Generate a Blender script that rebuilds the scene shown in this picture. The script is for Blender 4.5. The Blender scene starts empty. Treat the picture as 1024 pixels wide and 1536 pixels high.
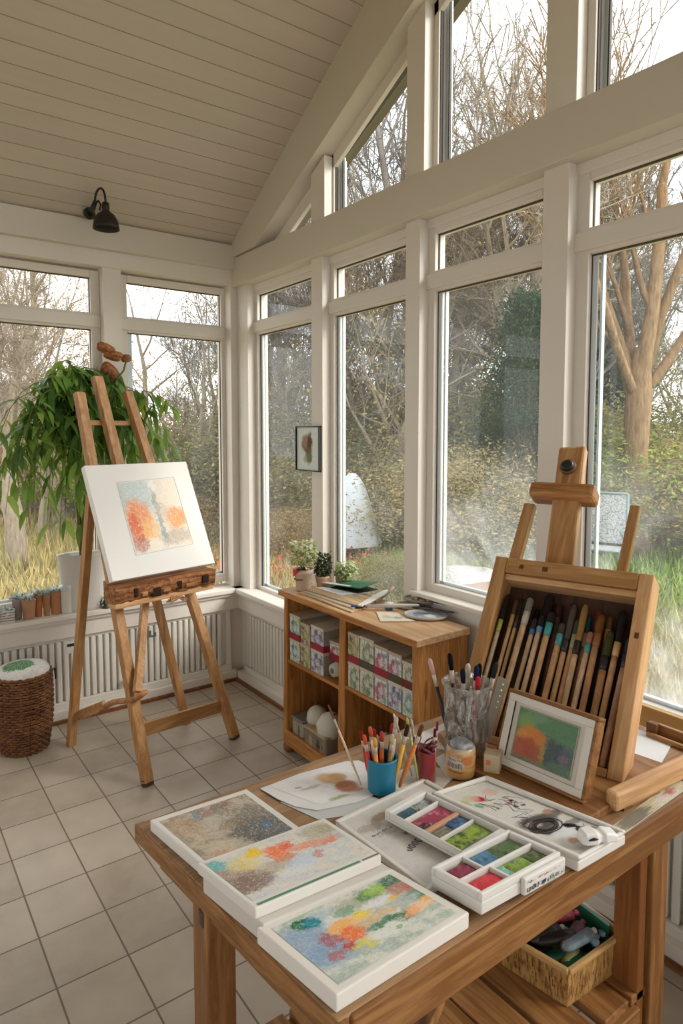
import bpy, math, random
from mathutils import Vector, Matrix, Euler
R = random.Random(7)
PI = math.pi
SC = bpy.context.scene
COL = SC.collection
rad = math.radians

# ------------------------------------------------------------------ mesh builder
class MB:
    def __init__(self):
        self.v = []; self.f = []; self.uv = {}; self.sm = []
    def add(self, vs, fs, smooth=False):
        o = len(self.v)
        self.v += [tuple(p) for p in vs]
        for q in fs:
            self.f.append(tuple(o + i for i in q)); self.sm.append(smooth)
        return self
    def box(self, x0, x1, y0, y1, z0, z1):
        vs = [(x, y, z) for z in (z0, z1) for y in (y0, y1) for x in (x0, x1)]
        return self.add(vs, [(0, 2, 3, 1), (4, 5, 7, 6), (0, 1, 5, 4), (2, 6, 7, 3), (0, 4, 6, 2), (1, 3, 7, 5)])
    def bx(self, c, s, rz=0.0):
        m = Matrix.Rotation(rz, 3, 'Z'); vs = []
        for z in (-.5, .5):
            for y in (-.5, .5):
                for x in (-.5, .5):
                    p = m @ Vector((x * s[0], y * s[1], 0)); vs.append((c[0] + p.x, c[1] + p.y, c[2] + z * s[2]))
        return self.add(vs, [(0, 2, 3, 1), (4, 5, 7, 6), (0, 1, 5, 4), (2, 6, 7, 3), (0, 4, 6, 2), (1, 3, 7, 5)])
    def beam(self, p, q, w, t, side=(1, 0, 0), w2=None, t2=None):
        """square bar from p to q, w along `side`, t along the third axis"""
        p = Vector(p); q = Vector(q); d = (q - p).normalized(); s = Vector(side)
        s = (s - d * s.dot(d)).normalized(); n = d.cross(s); w2 = w2 or w; t2 = t2 or t
        vs = []
        for c, a, b in ((p, w, t), (q, w2, t2)):
            for i, j in ((-.5, -.5), (.5, -.5), (.5, .5), (-.5, .5)):
                vs.append(c + s * (i * a) + n * (j * b))
        return self.add(vs, [(3, 2, 1, 0), (4, 5, 6, 7), (0, 1, 5, 4), (1, 2, 6, 5), (2, 3, 7, 6), (3, 0, 4, 7)])
    def tube(self, pts, rs, n=8, cap=True, smooth=True, flat=1.0):
        pts = [Vector(p) for p in pts]
        if not isinstance(rs, (list, tuple)): rs = [rs] * len(pts)
        vs = []; ref = None
        for i, p in enumerate(pts):
            a = pts[max(i - 1, 0)]; b = pts[min(i + 1, len(pts) - 1)]
            d = (b - a).normalized() if (b - a).length > 1e-9 else Vector((0, 0, 1))
            if ref is None:
                ref = Vector((1, 0, 0)) if abs(d.x) < .8 else Vector((0, 1, 0))
            s = (ref - d * ref.dot(d)).normalized(); t = d.cross(s); ref = s
            for k in range(n):
                an = 2 * PI * k / n
                vs.append(p + s * (math.cos(an) * rs[i]) + t * (math.sin(an) * rs[i] * flat))
        fs = []
        for i in range(len(pts) - 1):
            for k in range(n):
                a = i * n + k; b = i * n + (k + 1) % n
                fs.append((a, b, b + n, a + n))
        if cap:
            fs.append(tuple(range(n - 1, -1, -1))); fs.append(tuple((len(pts) - 1) * n + k for k in range(n)))
        return self.add(vs, fs, smooth)
    def lathe(self, prof, n=24, c=(0, 0, 0), sx=1, sy=1, cap0=True, cap1=False, wob=0, seed=0):
        rr = random.Random(seed); vs = []
        for r, z in prof:
            for k in range(n):
                a = 2 * PI * k / n; q = r * (1 + (rr.uniform(-wob, wob) if wob else 0))
                vs.append((c[0] + math.cos(a) * q * sx, c[1] + math.sin(a) * q * sy, c[2] + z))
        fs = []
        for i in range(len(prof) - 1):
            for k in range(n):
                a = i * n + k; b = i * n + (k + 1) % n
                fs.append((a, b, b + n, a + n))
        if cap0: fs.append(tuple(range(n - 1, -1, -1)))
        if cap1: fs.append(tuple((len(prof) - 1) * n + k for k in range(n)))
        return self.add(vs, fs, True)
    def prism(self, pts, z0, z1, axis='z'):
        n = len(pts)
        def P(a, b, h):
            return (a, b, h) if axis == 'z' else ((a, h, b) if axis == 'y' else (h, a, b))
        ar = sum(pts[i][0] * pts[(i + 1) % n][1] - pts[(i + 1) % n][0] * pts[i][1] for i in range(n))
        if (ar < 0) != (axis == 'y'): pts = pts[::-1]
        vs = [P(a, b, z0) for a, b in pts] + [P(a, b, z1) for a, b in pts]
        fs = [tuple(range(n - 1, -1, -1)), tuple(range(n, 2 * n))]
        fs += [(i, (i + 1) % n, (i + 1) % n + n, i + n) for i in range(n)]
        return self.add(vs, fs)
    def uvquad(self, cs):
        """four corners (0,0),(1,0),(1,1),(0,1) with a UV map"""
        self.add(cs, [(0, 1, 2, 3)]); self.uv[len(self.f) - 1] = [(0, 0), (1, 0), (1, 1), (0, 1)]
        return self
    def ball(self, c, r, n=10, m=7, sz=1.0, jit=0, seed=0):
        rr = random.Random(seed)
        prof = []
        vs = []
        for i in range(1, m):
            t = PI * i / m
            for k in range(n):
                a = 2 * PI * k / n; q = r * (1 + rr.uniform(-jit, jit))
                vs.append((c[0] + q * math.sin(t) * math.cos(a), c[1] + q * math.sin(t) * math.sin(a), c[2] - q * math.cos(t) * sz))
        fs = []
        for i in range(m - 2):
            for k in range(n):
                a = i * n + k; b = i * n + (k + 1) % n
                fs.append((a, b, b + n, a + n))
        o = len(vs); vs += [(c[0], c[1], c[2] - r * sz), (c[0], c[1], c[2] + r * sz)]
        for k in range(n):
            fs.append((o, (k + 1) % n, k)); fs.append((o + 1, (m - 2) * n + k, (m - 2) * n + (k + 1) % n))
        return self.add(vs, fs, True)
    def mesh(self, name):
        me = bpy.data.meshes.new(name); me.from_pydata(self.v, [], self.f)
        me.polygons.foreach_set('use_smooth', self.sm)
        if self.uv:
            l = me.uv_layers.new(name='UVMap')
            for fi, u in self.uv.items():
                for k, li in enumerate(me.polygons[fi].loop_indices): l.data[li].uv = u[k]
        me.update(); return me
    def build(self, name, mat, parent=None, bevel=0, loc=None, rot=None, seg=2):
        o = bpy.data.objects.new(name, self.mesh(name)); COL.objects.link(o)
        if mat: o.data.materials.append(mat)
        if parent: o.parent = parent
        if loc: o.location = loc
        if rot: o.rotation_euler = rot
        if bevel:
            b = o.modifiers.new('bevel', 'BEVEL'); b.width = bevel; b.segments = seg; b.limit_method = 'ANGLE'; b.angle_limit = rad(40)
        return o

def tag(o, label, cat, group=None, kind=None):
    o['label'] = label; o['category'] = cat
    if group: o['group'] = group
    if kind: o['kind'] = kind
    return o
def thing(name, label, cat, loc=(0, 0, 0), rot=(0, 0, 0), group=None):
    o = bpy.data.objects.new(name, None); COL.objects.link(o); o.empty_display_size = .05
    o.location = loc; o.rotation_euler = rot
    return tag(o, label, cat, group)
def struct(name, mb, mat, bevel=0, parent=None, label=None):
    o = mb.build(name, mat, parent, bevel)
    if not parent: o['kind'] = 'structure'
    if label: o['label'] = label
    return o
def sempty(name):
    o = bpy.data.objects.new(name, None); COL.objects.link(o); o['kind'] = 'structure'; return o
def copy_tree(o, parent=None):
    c = o.copy(); COL.objects.link(c)
    if parent: c.parent = parent
    for ch in [k for k in o.children]: copy_tree(ch, c)
    return c

# ------------------------------------------------------------------ materials
def lin(h):
    if isinstance(h, str):
        h = h.lstrip('#'); c = [int(h[i:i + 2], 16) / 255 for i in (0, 2, 4)]
    else: c = list(h)
    return tuple([x / 12.92 if x <= .04045 else ((x + .055) / 1.055) ** 2.4 for x in c] + [1])
class NT:
    def __init__(self, name):
        self.m = bpy.data.materials.new(name); self.m.use_nodes = True; self.t = self.m.node_tree; self.t.nodes.clear()
        self.out = self.n('ShaderNodeOutputMaterial')
    def n(self, ty, **kw):
        x = self.t.nodes.new(ty)
        for k, v in kw.items():
            if hasattr(x, k): setattr(x, k, v)
            else: x.inputs[k.replace('_', ' ')].default_value = v
        return x
    def l(self, a, b): self.t.links.new(a, b)
    def val(self, a, b):
        if hasattr(a, 'is_linked') or hasattr(a, 'links'): self.l(a, b)
        else: b.default_value = a
    def math(self, op, a, b=None, clamp=False):
        x = self.n('ShaderNodeMath', operation=op, use_clamp=clamp); self.val(a, x.inputs[0])
        if b is not None: self.val(b, x.inputs[1])
        return x.outputs[0]
    def mix(self, f, a, b):
        x = self.n('ShaderNodeMix', data_type='RGBA'); self.val(f, x.inputs[0]); self.val(a, x.inputs[6]); self.val(b, x.inputs[7]); return x.outputs[2]
    def noise(self, vec, scale, detail=3, rough=.5, dist=0):
        x = self.n('ShaderNodeTexNoise'); x.inputs['Scale'].default_value = scale; x.inputs['Detail'].default_value = detail
        x.inputs['Roughness'].default_value = rough; x.inputs['Distortion'].default_value = dist
        if vec is not None: self.l(vec, x.inputs['Vector'])
        return x
    def ramp(self, f, stops):
        x = self.n('ShaderNodeValToRGB'); e = x.color_ramp.elements
        while len(e) < len(stops): e.new(.5)
        for i, (p, c) in enumerate(stops): e[i].position = p; e[i].color = lin(c)
        self.l(f, x.inputs[0]); return x.outputs[0]
    def mapping(self, vec, s=(1, 1, 1), loc=(0, 0, 0), rot=(0, 0, 0)):
        x = self.n('ShaderNodeMapping'); x.inputs['Scale'].default_value = s; x.inputs['Location'].default_value = loc; x.inputs['Rotation'].default_value = rot
        self.l(vec, x.inputs[0]); return x.outputs[0]
    def obj(self): return self.n('ShaderNodeTexCoord').outputs['Object']
    def uv(self): return self.n('ShaderNodeTexCoord').outputs['UV']
    def bump(self, h, s=.3, d=.01):
        x = self.n('ShaderNodeBump'); x.inputs['Strength'].default_value = s; x.inputs['Distance'].default_value = d; self.l(h, x.inputs['Height']); return x.outputs[0]
    def bsdf(self, col, rough=.5, spec=.3, normal=None, **kw):
        b = self.n('ShaderNodeBsdfPrincipled'); self.val(col if not isinstance(col, str) else lin(col), b.inputs['Base Color'])
        self.val(rough, b.inputs['Roughness']); b.inputs['Specular IOR Level'].default_value = spec
        if normal is not None: self.l(normal, b.inputs['Normal'])
        for k, v in kw.items(): b.inputs[k.replace('_', ' ')].default_value = v
        self.l(b.outputs[0], self.out.inputs[0]); return b
_c = {}
def plain(c, rough=.5, spec=.3, var=.06, metal=0, scale=14):
    k = ('p', c, rough, spec, var, metal)
    if k not in _c:
        t = NT('paint_' + c.strip('#')); n = t.noise(t.obj(), scale, 4)
        col = t.mix(t.math('MULTIPLY', n.outputs[0], var * 4, True), lin(c), tuple([x * (1 - var * 2.2) for x in lin(c)[:3]] + [1]))
        t.bsdf(col, rough, spec, t.bump(n.outputs[0], .08, .004), Metallic=metal); _c[k] = t.m
    return _c[k]
def wood(c1, c2, axis='x', rough=.45, scale=1.0, knots=True, dark=None, spec=.3):
    k = ('w', c1, c2, axis, rough, scale, dark)
    if k not in _c:
        t = NT('wood_' + axis); v = t.obj()
        info = t.n('ShaderNodeObjectInfo')
        add = t.n('ShaderNodeVectorMath', operation='ADD'); t.l(v, add.inputs[0])
        cmb = t.n('ShaderNodeCombineXYZ'); r5 = t.math('MULTIPLY', info.outputs['Random'], 7.0)
        for i in range(3): t.l(r5, cmb.inputs[i])
        t.l(cmb.outputs[0], add.inputs[1]); v = add.outputs[0]
        s = {'x': (1.2, 16, 16), 'y': (16, 1.2, 16), 'z': (16, 16, 1.2)}[axis]
        mp = t.mapping(v, tuple(a * scale for a in s))
        n1 = t.noise(mp, 2.2, 5, .6, .8); n2 = t.noise(mp, 9, 3, .6, .3); n3 = t.noise(v, 3.0 * scale, 2)
        f = t.math('ADD', t.math('MULTIPLY', n1.outputs[0], .75), t.math('MULTIPLY', n2.outputs[0], .3))
        d = dark or c2
        col = t.ramp(f, [(.3, d), (.47, c2), (.62, c1)])
        if knots:
            vo = t.n('ShaderNodeTexVoronoi'); vo.inputs['Scale'].default_value = 1
            ks = {'x': (2.2, 9, 9), 'y': (9, 2.2, 9), 'z': (9, 9, 2.2)}[axis]
            t.l(t.mapping(v, tuple(a * scale for a in ks)), vo.inputs['Vector'])
            kn = t.math('LESS_THAN', vo.outputs['Distance'], .09)
            col = t.mix(t.math('MULTIPLY', kn, .55), col, tuple([x * .35 for x in lin(c2)[:3]] + [1]))
        col = t.mix(t.math('MULTIPLY', n3.outputs[0], .25), col, lin(c2))
        t.bsdf(col, rough, spec, t.bump(f, .15, .003)); _c[k] = t.m
    return _c[k]
def W(kind, axis):
    a = {'easel': ('#bd9164', '#9f7347'), 'pine': ('#c48b4e', '#9c6632'), 'table': ('#a07346', '#7a5029'), 'top': ('#a98764', '#8c6a4a'),
         'pale': ('#d9b084', '#bf9062'), 'brown': ('#8a5a34', '#6a3f22'), 'rust': ('#b5835a', '#6b3d1f'), 'handle': ('#d8b088', '#bb8d60'), 'tan': ('#d8b37c', '#c79c62')}[kind]
    return wood(a[0], a[1], axis, dark={'rust': '#3a1d10'}.get(kind))

def painting(name, base, blobs, noise_scale=7, dist=.16, rough=.6, grain=True, spec=.25, fleck=None, fl=(.6, .6), lines=None):
    """base colour stops + irregular daubs: (u, v, ru, rv, colour, strength)"""
    t = NT(name); uv = t.uv()
    n = t.noise(uv, noise_scale, 6, .65); n2 = t.noise(t.mapping(uv, (1, 1, 1), (5.2, 1.3, 0)), noise_scale * 4.5, 5, .7)
    nb = t.noise(uv, noise_scale * .6, 4, .6)
    col = t.ramp(nb.outputs[0], [(.3 + .4 * i / max(1, len(base) - 1), c) for i, c in enumerate(base)])
    sep = t.n('ShaderNodeVectorMath', operation='SUBTRACT'); t.l(n.outputs['Color'], sep.inputs[0]); sep.inputs[1].default_value = (.5, .5, .5)
    sc = t.n('ShaderNodeVectorMath', operation='SCALE'); t.l(sep.outputs[0], sc.inputs[0]); sc.inputs['Scale'].default_value = dist * 2
    sep2 = t.n('ShaderNodeVectorMath', operation='SUBTRACT'); t.l(n2.outputs['Color'], sep2.inputs[0]); sep2.inputs[1].default_value = (.5, .5, .5)
    sc2 = t.n('ShaderNodeVectorMath', operation='SCALE'); t.l(sep2.outputs[0], sc2.inputs[0]); sc2.inputs['Scale'].default_value = dist * 1.1
    a = t.n('ShaderNodeVectorMath', operation='ADD'); t.l(uv, a.inputs[0]); t.l(sc.outputs[0], a.inputs[1])
    a2 = t.n('ShaderNodeVectorMath', operation='ADD'); t.l(a.outputs[0], a2.inputs[0]); t.l(sc2.outputs[0], a2.inputs[1])
    for u, v, ru, rv, c, s in blobs:
        m = t.mapping(a2.outputs[0], (1 / ru, 1 / rv, 0), (-u / ru, -v / rv, 0))
        ln = t.n('ShaderNodeVectorMath', operation='LENGTH'); t.l(m, ln.inputs[0])
        mr = t.n('ShaderNodeMapRange'); mr.inputs[1].default_value = 1.15; mr.inputs[2].default_value = .75; mr.inputs[3].default_value = 0; mr.inputs[4].default_value = s
        t.l(ln.outputs['Value'], mr.inputs[0]); col = t.mix(mr.outputs[0], col, lin(c))
    if fleck:
        st_ = t.mapping(uv, (1.6, 1, 1), (0, 0, 0), (0, 0, .7)); fm = t.noise(st_, noise_scale * 2.6, 7, .8, 1.4); fk = t.noise(t.mapping(uv, (1, 1.5, 1), (3, 7, 0), (0, 0, -.5)), noise_scale * 3.2, 7, .8, 1.4)
        r1 = t.n('ShaderNodeMapRange'); t.l(fm.outputs[0], r1.inputs[0]); r1.inputs[1].default_value = .52; r1.inputs[2].default_value = .58; r1.inputs[4].default_value = fl[0]
        r2 = t.n('ShaderNodeMapRange'); t.l(fk.outputs[0], r2.inputs[0]); r2.inputs[1].default_value = .53; r2.inputs[2].default_value = .60; r2.inputs[4].default_value = fl[1]
        dk = t.mix(.6, col, lin('#3a3230')); col = t.mix(r2.outputs[0], col, dk); col = t.mix(r1.outputs[0], col, lin(fleck))
    if lines:
        vo = t.n('ShaderNodeTexVoronoi', feature='DISTANCE_TO_EDGE'); vo.inputs['Scale'].default_value = lines[1]; t.l(a2.outputs[0], vo.inputs['Vector'])
        col = t.mix(t.math('MULTIPLY', t.math('LESS_THAN', vo.outputs['Distance'], lines[2]), .8), col, lin(lines[0]))
    t.bsdf(col, rough, spec, t.bump(n2.outputs[0], .35 if grain else .05, .002)); return t.m
def aff(L, B, F):
    """picture corners left, back, front -> (u, v) of any point of the same picture"""
    ax, ay = B[0] - L[0], B[1] - L[1]; bx, by = F[0] - L[0], F[1] - L[1]; d = ax * by - ay * bx
    def g(x, y):
        dx, dy = x - L[0], y - L[1]
        return ((dx * by - dy * bx) / d, 1 - (ax * dy - ay * dx) / d)
    return g

white = plain('#ddd6cd', .5, .3, .02, scale=3)
whiteb = plain('#cfc8bb', .55, .25, .02, scale=3)
upvc = plain('#dcd8d0', .35, .4, .01)
darkgap = plain('#3a332d', .7)
# ------------------------------------------------------------------ room shell
def tile_mat():
    t = NT('floor_tiles'); v = t.obj(); s = t.n('ShaderNodeSeparateXYZ'); t.l(v, s.inputs[0])
    PX, PY = .2257, .2
    def line(c, off, per, w):
        q = t.math('SUBTRACT', c, off); q = t.math('DIVIDE', q, per); fr = t.math('FRACT', q)
        d = t.math('MINIMUM', fr, t.math('SUBTRACT', 1.0, fr)); return t.math('LESS_THAN', d, w / per), t.math('FLOOR', q)
    lx, ix = line(s.outputs[0], .689, PX, .0026); ly, iy = line(s.outputs[1], -.92, PY, .0026)
    g = t.math('MAXIMUM', lx, ly)
    cm = t.n('ShaderNodeCombineXYZ'); t.l(ix, cm.inputs[0]); t.l(iy, cm.inputs[1])
    wn = t.n('ShaderNodeTexWhiteNoise'); t.l(cm.outputs[0], wn.inputs[0])
    n = t.noise(v, 5, 5, .65); n2 = t.noise(v, 40, 3)
    f = t.math('ADD', t.math('MULTIPLY', n.outputs[0], .8), t.math('MULTIPLY', wn.outputs[0], .28))
    col = t.ramp(f, [(.3, '#9b8e7f'), (.5, '#aa9d8d'), (.75, '#b7aa9a')])
    col = t.mix(t.math('MULTIPLY', n2.outputs[0], .15), col, lin('#94887b'))
    col = t.mix(g, col, lin('#6e6055'))
    h = t.math('SUBTRACT', t.math('MULTIPLY', n2.outputs[0], .04), g)
    t.bsdf(col, t.math('ADD', .34, t.math('MULTIPLY', g, .4)), .4, t.bump(h, .5, .002)); return t.m
struct('floor', MB().box(-.12, 6.4, -4.2, .12, -.1, 0), tile_mat())

def ceil_mat():
    t = NT('ceiling_boards'); v = t.obj(); s = t.n('ShaderNodeSeparateXYZ'); t.l(v, s.inputs[0])
    q = t.math('DIVIDE', s.outputs[0], .0815); fr = t.math('FRACT', q); d = t.math('MINIMUM', fr, t.math('SUBTRACT', 1.0, fr))
    g = t.math('LESS_THAN', d, .022)
    wn = t.n('ShaderNodeTexWhiteNoise', noise_dimensions='1D'); t.l(t.math('FLOOR', q), wn.inputs['W'])
    n = t.noise(t.mapping(v, (8, .6, 8)), 3, 4)
    col = t.ramp(t.math('ADD', t.math('MULTIPLY', wn.outputs[0], .35), t.math('MULTIPLY', n.outputs[0], .6)), [(.2, '#bdb1a3'), (.8, '#c8bcae')])
    col = t.mix(t.math('MULTIPLY', g, .62), col, lin('#6b5a48'))
    t.bsdf(col, .55, .25, t.bump(t.math('SUBTRACT', 0.0, g), .6, .004)); return t.m
KZ, KS = 2.665, .57           # ceiling: z = KZ + KS x up to the ridge
RX = 3.2
zc = lambda x: KZ + KS * (x if x < RX else 2 * RX - x)
cb = MB()
cb.prism([(-.35, zc(-.35)), (RX, zc(RX)), (6.75, zc(6.75)), (6.75, zc(6.75) + .14), (RX, zc(RX) + .16), (-.35, zc(-.35) + .14)], -4.2, .12, 'y')
struct('ceiling', cb, ceil_mat())
# roof overhang outside the gable
ob = MB(); lo = lambda x: 2.575 + .47 * x
ob.prism([(-.3, lo(-.3)), (3.2, lo(3.2)), (3.2, zc(3.2) + .16), (-.3, zc(-.3) + .14)], .2, .25, 'y')
ob.prism([(-.3, zc(-.3)), (3.2, zc(3.2)), (3.2, zc(3.2) + .16), (-.3, zc(-.3) + .14)], .12, .2, 'y')
struct('trim_1', ob, plain('#6c6453', .6))  # olive-grey boards, colour darkened to carry the shade under the overhang

# --- left wall (plane x = 0)
LP = [(-.80, -.70), (-1.58, -1.48), (-2.36, -2.26), (-3.14, -3.04), (-3.92, -3.82)]
lw = MB()
lw.box(-.16, -.02, -4.2, .1, 0, .52)                 # wall below the sill
lw.box(-.16, -.005, -4.2, .1, 2.44, 2.67)
lw.box(-.16, 0, -.045, .0, .5, 2.5)
for a, b in LP: lw.box(-.16, -.02, a, b, .5, 2.5)
struct('wall_left', lw, white, .002)
struct('trim_2', MB().box(-.05, .035, -4.2, -.0, 2.525, 2.668), whiteb, .003)      # beam along the eaves
struct('trim_3', MB().box(-.12, .065, -4.2, .0, .553, .58).box(-.02, .03, -4.2, 0, .445, .553).box(-.02, .045, -4.2, 0, .53, .553), white, .004)   # sill and fascia
glass = None
def glass_mat(name, haze, hz=None):
    t = NT(name); tr = t.n('ShaderNodeBsdfTransparent'); tr.inputs[0].default_value = (.98, .99, .985, 1)
    gl = t.n('ShaderNodeBsdfGlossy'); gl.inputs['Roughness'].default_value = .02
    lw = t.n('ShaderNodeLayerWeight'); lw.inputs['Blend'].default_value = .5
    m1 = t.n('ShaderNodeMixShader'); t.l(t.math('ADD', .012, t.math('MULTIPLY', t.math('POWER', lw.outputs['Facing'], 4.0), .3)), m1.inputs[0]); t.l(tr.outputs[0], m1.inputs[1]); t.l(gl.outputs[0], m1.inputs[2])
    res = m1.outputs[0]
    if haze:
        v = t.obj(); n = t.noise(v, 2.2, 5, .6, 1.0); n2 = t.noise(t.mapping(v, (30, 30, 6)), 3, 3)
        s = t.n('ShaderNodeSeparateXYZ'); t.l(v, s.inputs[0])
        mr = t.n('ShaderNodeMapRange'); t.l(s.outputs[2], mr.inputs[0]); mr.inputs[1].default_value = hz[0]; mr.inputs[2].default_value = hz[1]; mr.inputs[3].default_value = 1; mr.inputs[4].default_value = 0
        k = t.n('ShaderNodeMapRange'); t.l(n.outputs[0], k.inputs[0]); k.inputs[1].default_value = .38; k.inputs[2].default_value = .68; k.inputs[4].default_value = haze
        f = t.math('MULTIPLY', k.outputs[0], mr.outputs[0]); f = t.math('ADD', .018, t.math('MULTIPLY', f, t.math('ADD', .6, t.math('MULTIPLY', n2.outputs[0], .7))))  # even veil stands in for bright outdoor haze; patches are fogging on the glass
        df = t.n('ShaderNodeBsdfTranslucent'); df.inputs[0].default_value = (.8, .82, .84, 1)
        m2 = t.n('ShaderNodeMixShader'); t.l(f, m2.inputs[0]); t.l(res, m2.inputs[1]); t.l(df.outputs[0], m2.inputs[2]); res = m2.outputs[0]
    t.l(res, t.out.inputs[0]); return t.m
G0 = glass_mat('window_glass', .07, (.4, 1.9)); G1 = glass_mat('fogged_glass', .34, (.9, 1.5)); G2 = glass_mat('clear_glass', 0)
seal = plain('#4a423d', .6); alu = plain('#ced6da', .3, .5, .02, .3)
WN = [0]
def window(axis, a0, a1, z0, z1, zt0, zt1, d, dep, gm, rail=None, rings=True):
    """sash window with a transom light. a = wall axis range of the opening; d = glass plane, dep = sign to the outside"""
    WN[0] += 1
    w = sempty('window_%d' % WN[0])
    def bxs(mb, p, q, r, s, t0, t1):
        u0, u1 = sorted((d + dep * t0, d + dep * t1))
        if axis == 'x': mb.box(p, q, u0, u1, r, s)
        else: mb.box(u0, u1, p, q, r, s)
    fr = MB(); f = .05
    # outer frame and the two sashes
    for (lo_, hi_) in ((z0, z1), (zt0, zt1)):
        bxs(fr, a0, a0 + f, lo_ - f, hi_ + .04, -.03, .03); bxs(fr, a1 - f, a1, lo_ - f, hi_ + .04, -.03, .03)
        bxs(fr, a0 + f, a1 - f, hi_, hi_ + .04, -.03, .03)
        bxs(fr, a0 + f, a1 - f, lo_ - f, lo_, -.03, .03)
    bxs(fr, a0, a1, z1 + .012, zt0 - .012, -.042, .02)
    fo = fr.build('window_frame', white, w, .004)
    if rail: 
        m = MB(); bxs(m, a0 + .01, a1 - .01, z0 - .07, z0 - .002, -.045, .0); m.build('bottom_rail', rail, w, .003)
    g = MB(); bxs(g, a0 + f, a1 - f, z0, z1, -.003, .003); g.build('lower_pane', gm, w)
    g = MB(); bxs(g, a0 + f, a1 - f, zt0, zt1, -.003, .003); g.build('upper_pane', G2, w)
    s = MB()
    for lo_, hi_ in ((z0, z1), (zt0, zt1)):
        bxs(s, a0 + f, a0 + f + .003, lo_, hi_, -.010, -.002); bxs(s, a1 - f - .003, a1 - f, lo_, hi_, -.012, -.002)
        bxs(s, a0 + f, a1 - f, hi_ - .005, hi_, -.012, -.002)
    s.build('seal', seal, w)
    al = MB(); bxs(al, a0 + f + .003, a0 + f + .022, z0, z1, -.008, -.0035); bxs(al, a0 + f + .026, a0 + f + .034, z0, z1, .004, .02); bxs(al, a0 + f, a1 - f, z0, z0 + .012, .004, .02); al.build('glazing_bead', alu, w)
    return w
window('y', -.70, -.02, .65, 2.11, 2.20, 2.39, -.11, -1, G0)
window('y', -1.48, -.80, .65, 2.11, 2.20, 2.39, -.11, -1, G0)
window('y', -2.26, -1.58, .65, 2.11, 2.20, 2.39, -.11, -1, G0)
window('y', -3.04, -2.36, .65, 2.11, 2.20, 2.39, -.11, -1, G0)
window('y', -3.82, -3.14, .65, 2.11, 2.20, 2.39, -.11, -1, G0)

# --- gable wall (plane y = 0)
GP = [(.82, .92), (1.545, 1.632), (2.24, 2.34), (2.98, 3.08), (3.72, 3.82), (4.46, 4.56), (5.2, 5.3), (5.94, 6.04)]
gw = MB()
gw.box(-.1, 6.5, .02, .14, 0, .555)
gw.box(1.60, 2.26, .02, .14, .55, .85)               # raised parapet behind the bookcase
gw.box(-.02, .13, .0, .14, .5, 2.5)
for a, b in GP: gw.box(a, b, .0, .14, .5, 2.5)
gw.box(.1, 6.5, .04, .14, 2.39, 2.5)
for i in range(len(GP)):
    a, b = GP[i][0], GP[i][1] + .02
    if a < 4.4: gw.prism([(a, 2.5), (b, 2.5), (b, min(2.42 + .52 * b, zc(b))), (a, min(2.42 + .52 * a, zc(a)))], .0, .14, 'y')
struct('wall_gable', gw, white, .002)
gb = MB(); gb.box(.0, 6.5, -.035, .06, 2.425, 2.592)
struct('trim_4', gb, whiteb, .003)
rk = MB()
rk.prism([(-.02, 2.60), (.30, 2.60), (3.2, 2.45 + .50 * 3.2), (3.2, zc(3.2) + .02), (-.02, zc(-.02) + .02)], -.045, .06, 'y')
rk.prism([(6.42, 2.60), (6.1, 2.60), (3.2, 2.45 + .50 * 3.2), (3.2, zc(3.2) + .02), (6.42, zc(6.42) + .02)], -.045, .06, 'y')
struct('trim_5', rk, whiteb, .003)
rk2 = MB(); rk2.prism([(.25, 2.59), (.44, 2.59), (3.2, 2.37 + .52 * 3.2), (3.2, 2.47 + .52 * 3.2)], .05, .074, 'y')
struct('trim_6', rk2, white, .003)
# sills under the gable windows
gs = MB(); gs.box(.0, 1.0, -.065, .08, .553, .58).box(.0, 1.0, -.03, .02, .445, .553).box(0, 1.0, -.045, .02, .53, .553)
gs.box(2.3, 6.4, -.065, .08, .553, .58).box(2.3, 6.4, -.03, .02, .445, .553).box(1.6, 2.28, -.02, .08, .85, .868)
struct('trim_7', gs, white, .004)
window('x', .11, .82, .60, 2.13, 2.215, 2.365, .08, 1, G0)
window('x', .90, 1.545, .60, 2.13, 2.215, 2.365, .08, 1, G0)
window('x', 1.62, 2.25, .90, 2.13, 2.215, 2.365, .08, 1, G1)
window('x', 2.335, 2.98, .70, 2.13, 2.215, 2.365, .08, 1, G1, rail=W('tan', 'x'))
window('x', 3.08, 3.72, .65, 2.13, 2.215, 2.365, .08, 1, G0)
window('x', 3.82, 4.46, .65, 2.13, 2.215, 2.365, .08, 1, G0)
def gwin(x0, x1):
    WN[0] += 1; w = sempty('window_%d' % WN[0]); t = lambda x: 2.43 + .52 * x
    g = MB(); g.prism([(x0, 2.55), (x1, 2.55), (x1, t(x1)), (x0, t(x0))], .078, .084, 'y'); g.build('pane', G2, w)
    f = MB(); f.box(x0, x0 + .03, .05, .12, 2.55, t(x0) + .03).box(x1 - .012, x1, .05, .12, 2.55, t(x1)); f.box(x0, x1, .05, .12, 2.55, 2.61); f.build('window_frame', white, w, .003)
    s = MB(); s.box(x0 + .03, x0 + .034, .06, .076, 2.6, t(x0)); s.box(x0 + .05, x0 + .056, .088, .10, 2.6, t(x0)); s.build('seal', seal, w)
    a = MB(); a.box(x0 + .036, x0 + .05, .086, .11, 2.6, t(x0)); a.build('glazing_bead', alu, w)
gwin(.35, .82); gwin(.92, 1.545); gwin(1.65, 2.24); gwin(2.36, 2.98); gwin(3.08, 3.3)
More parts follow.
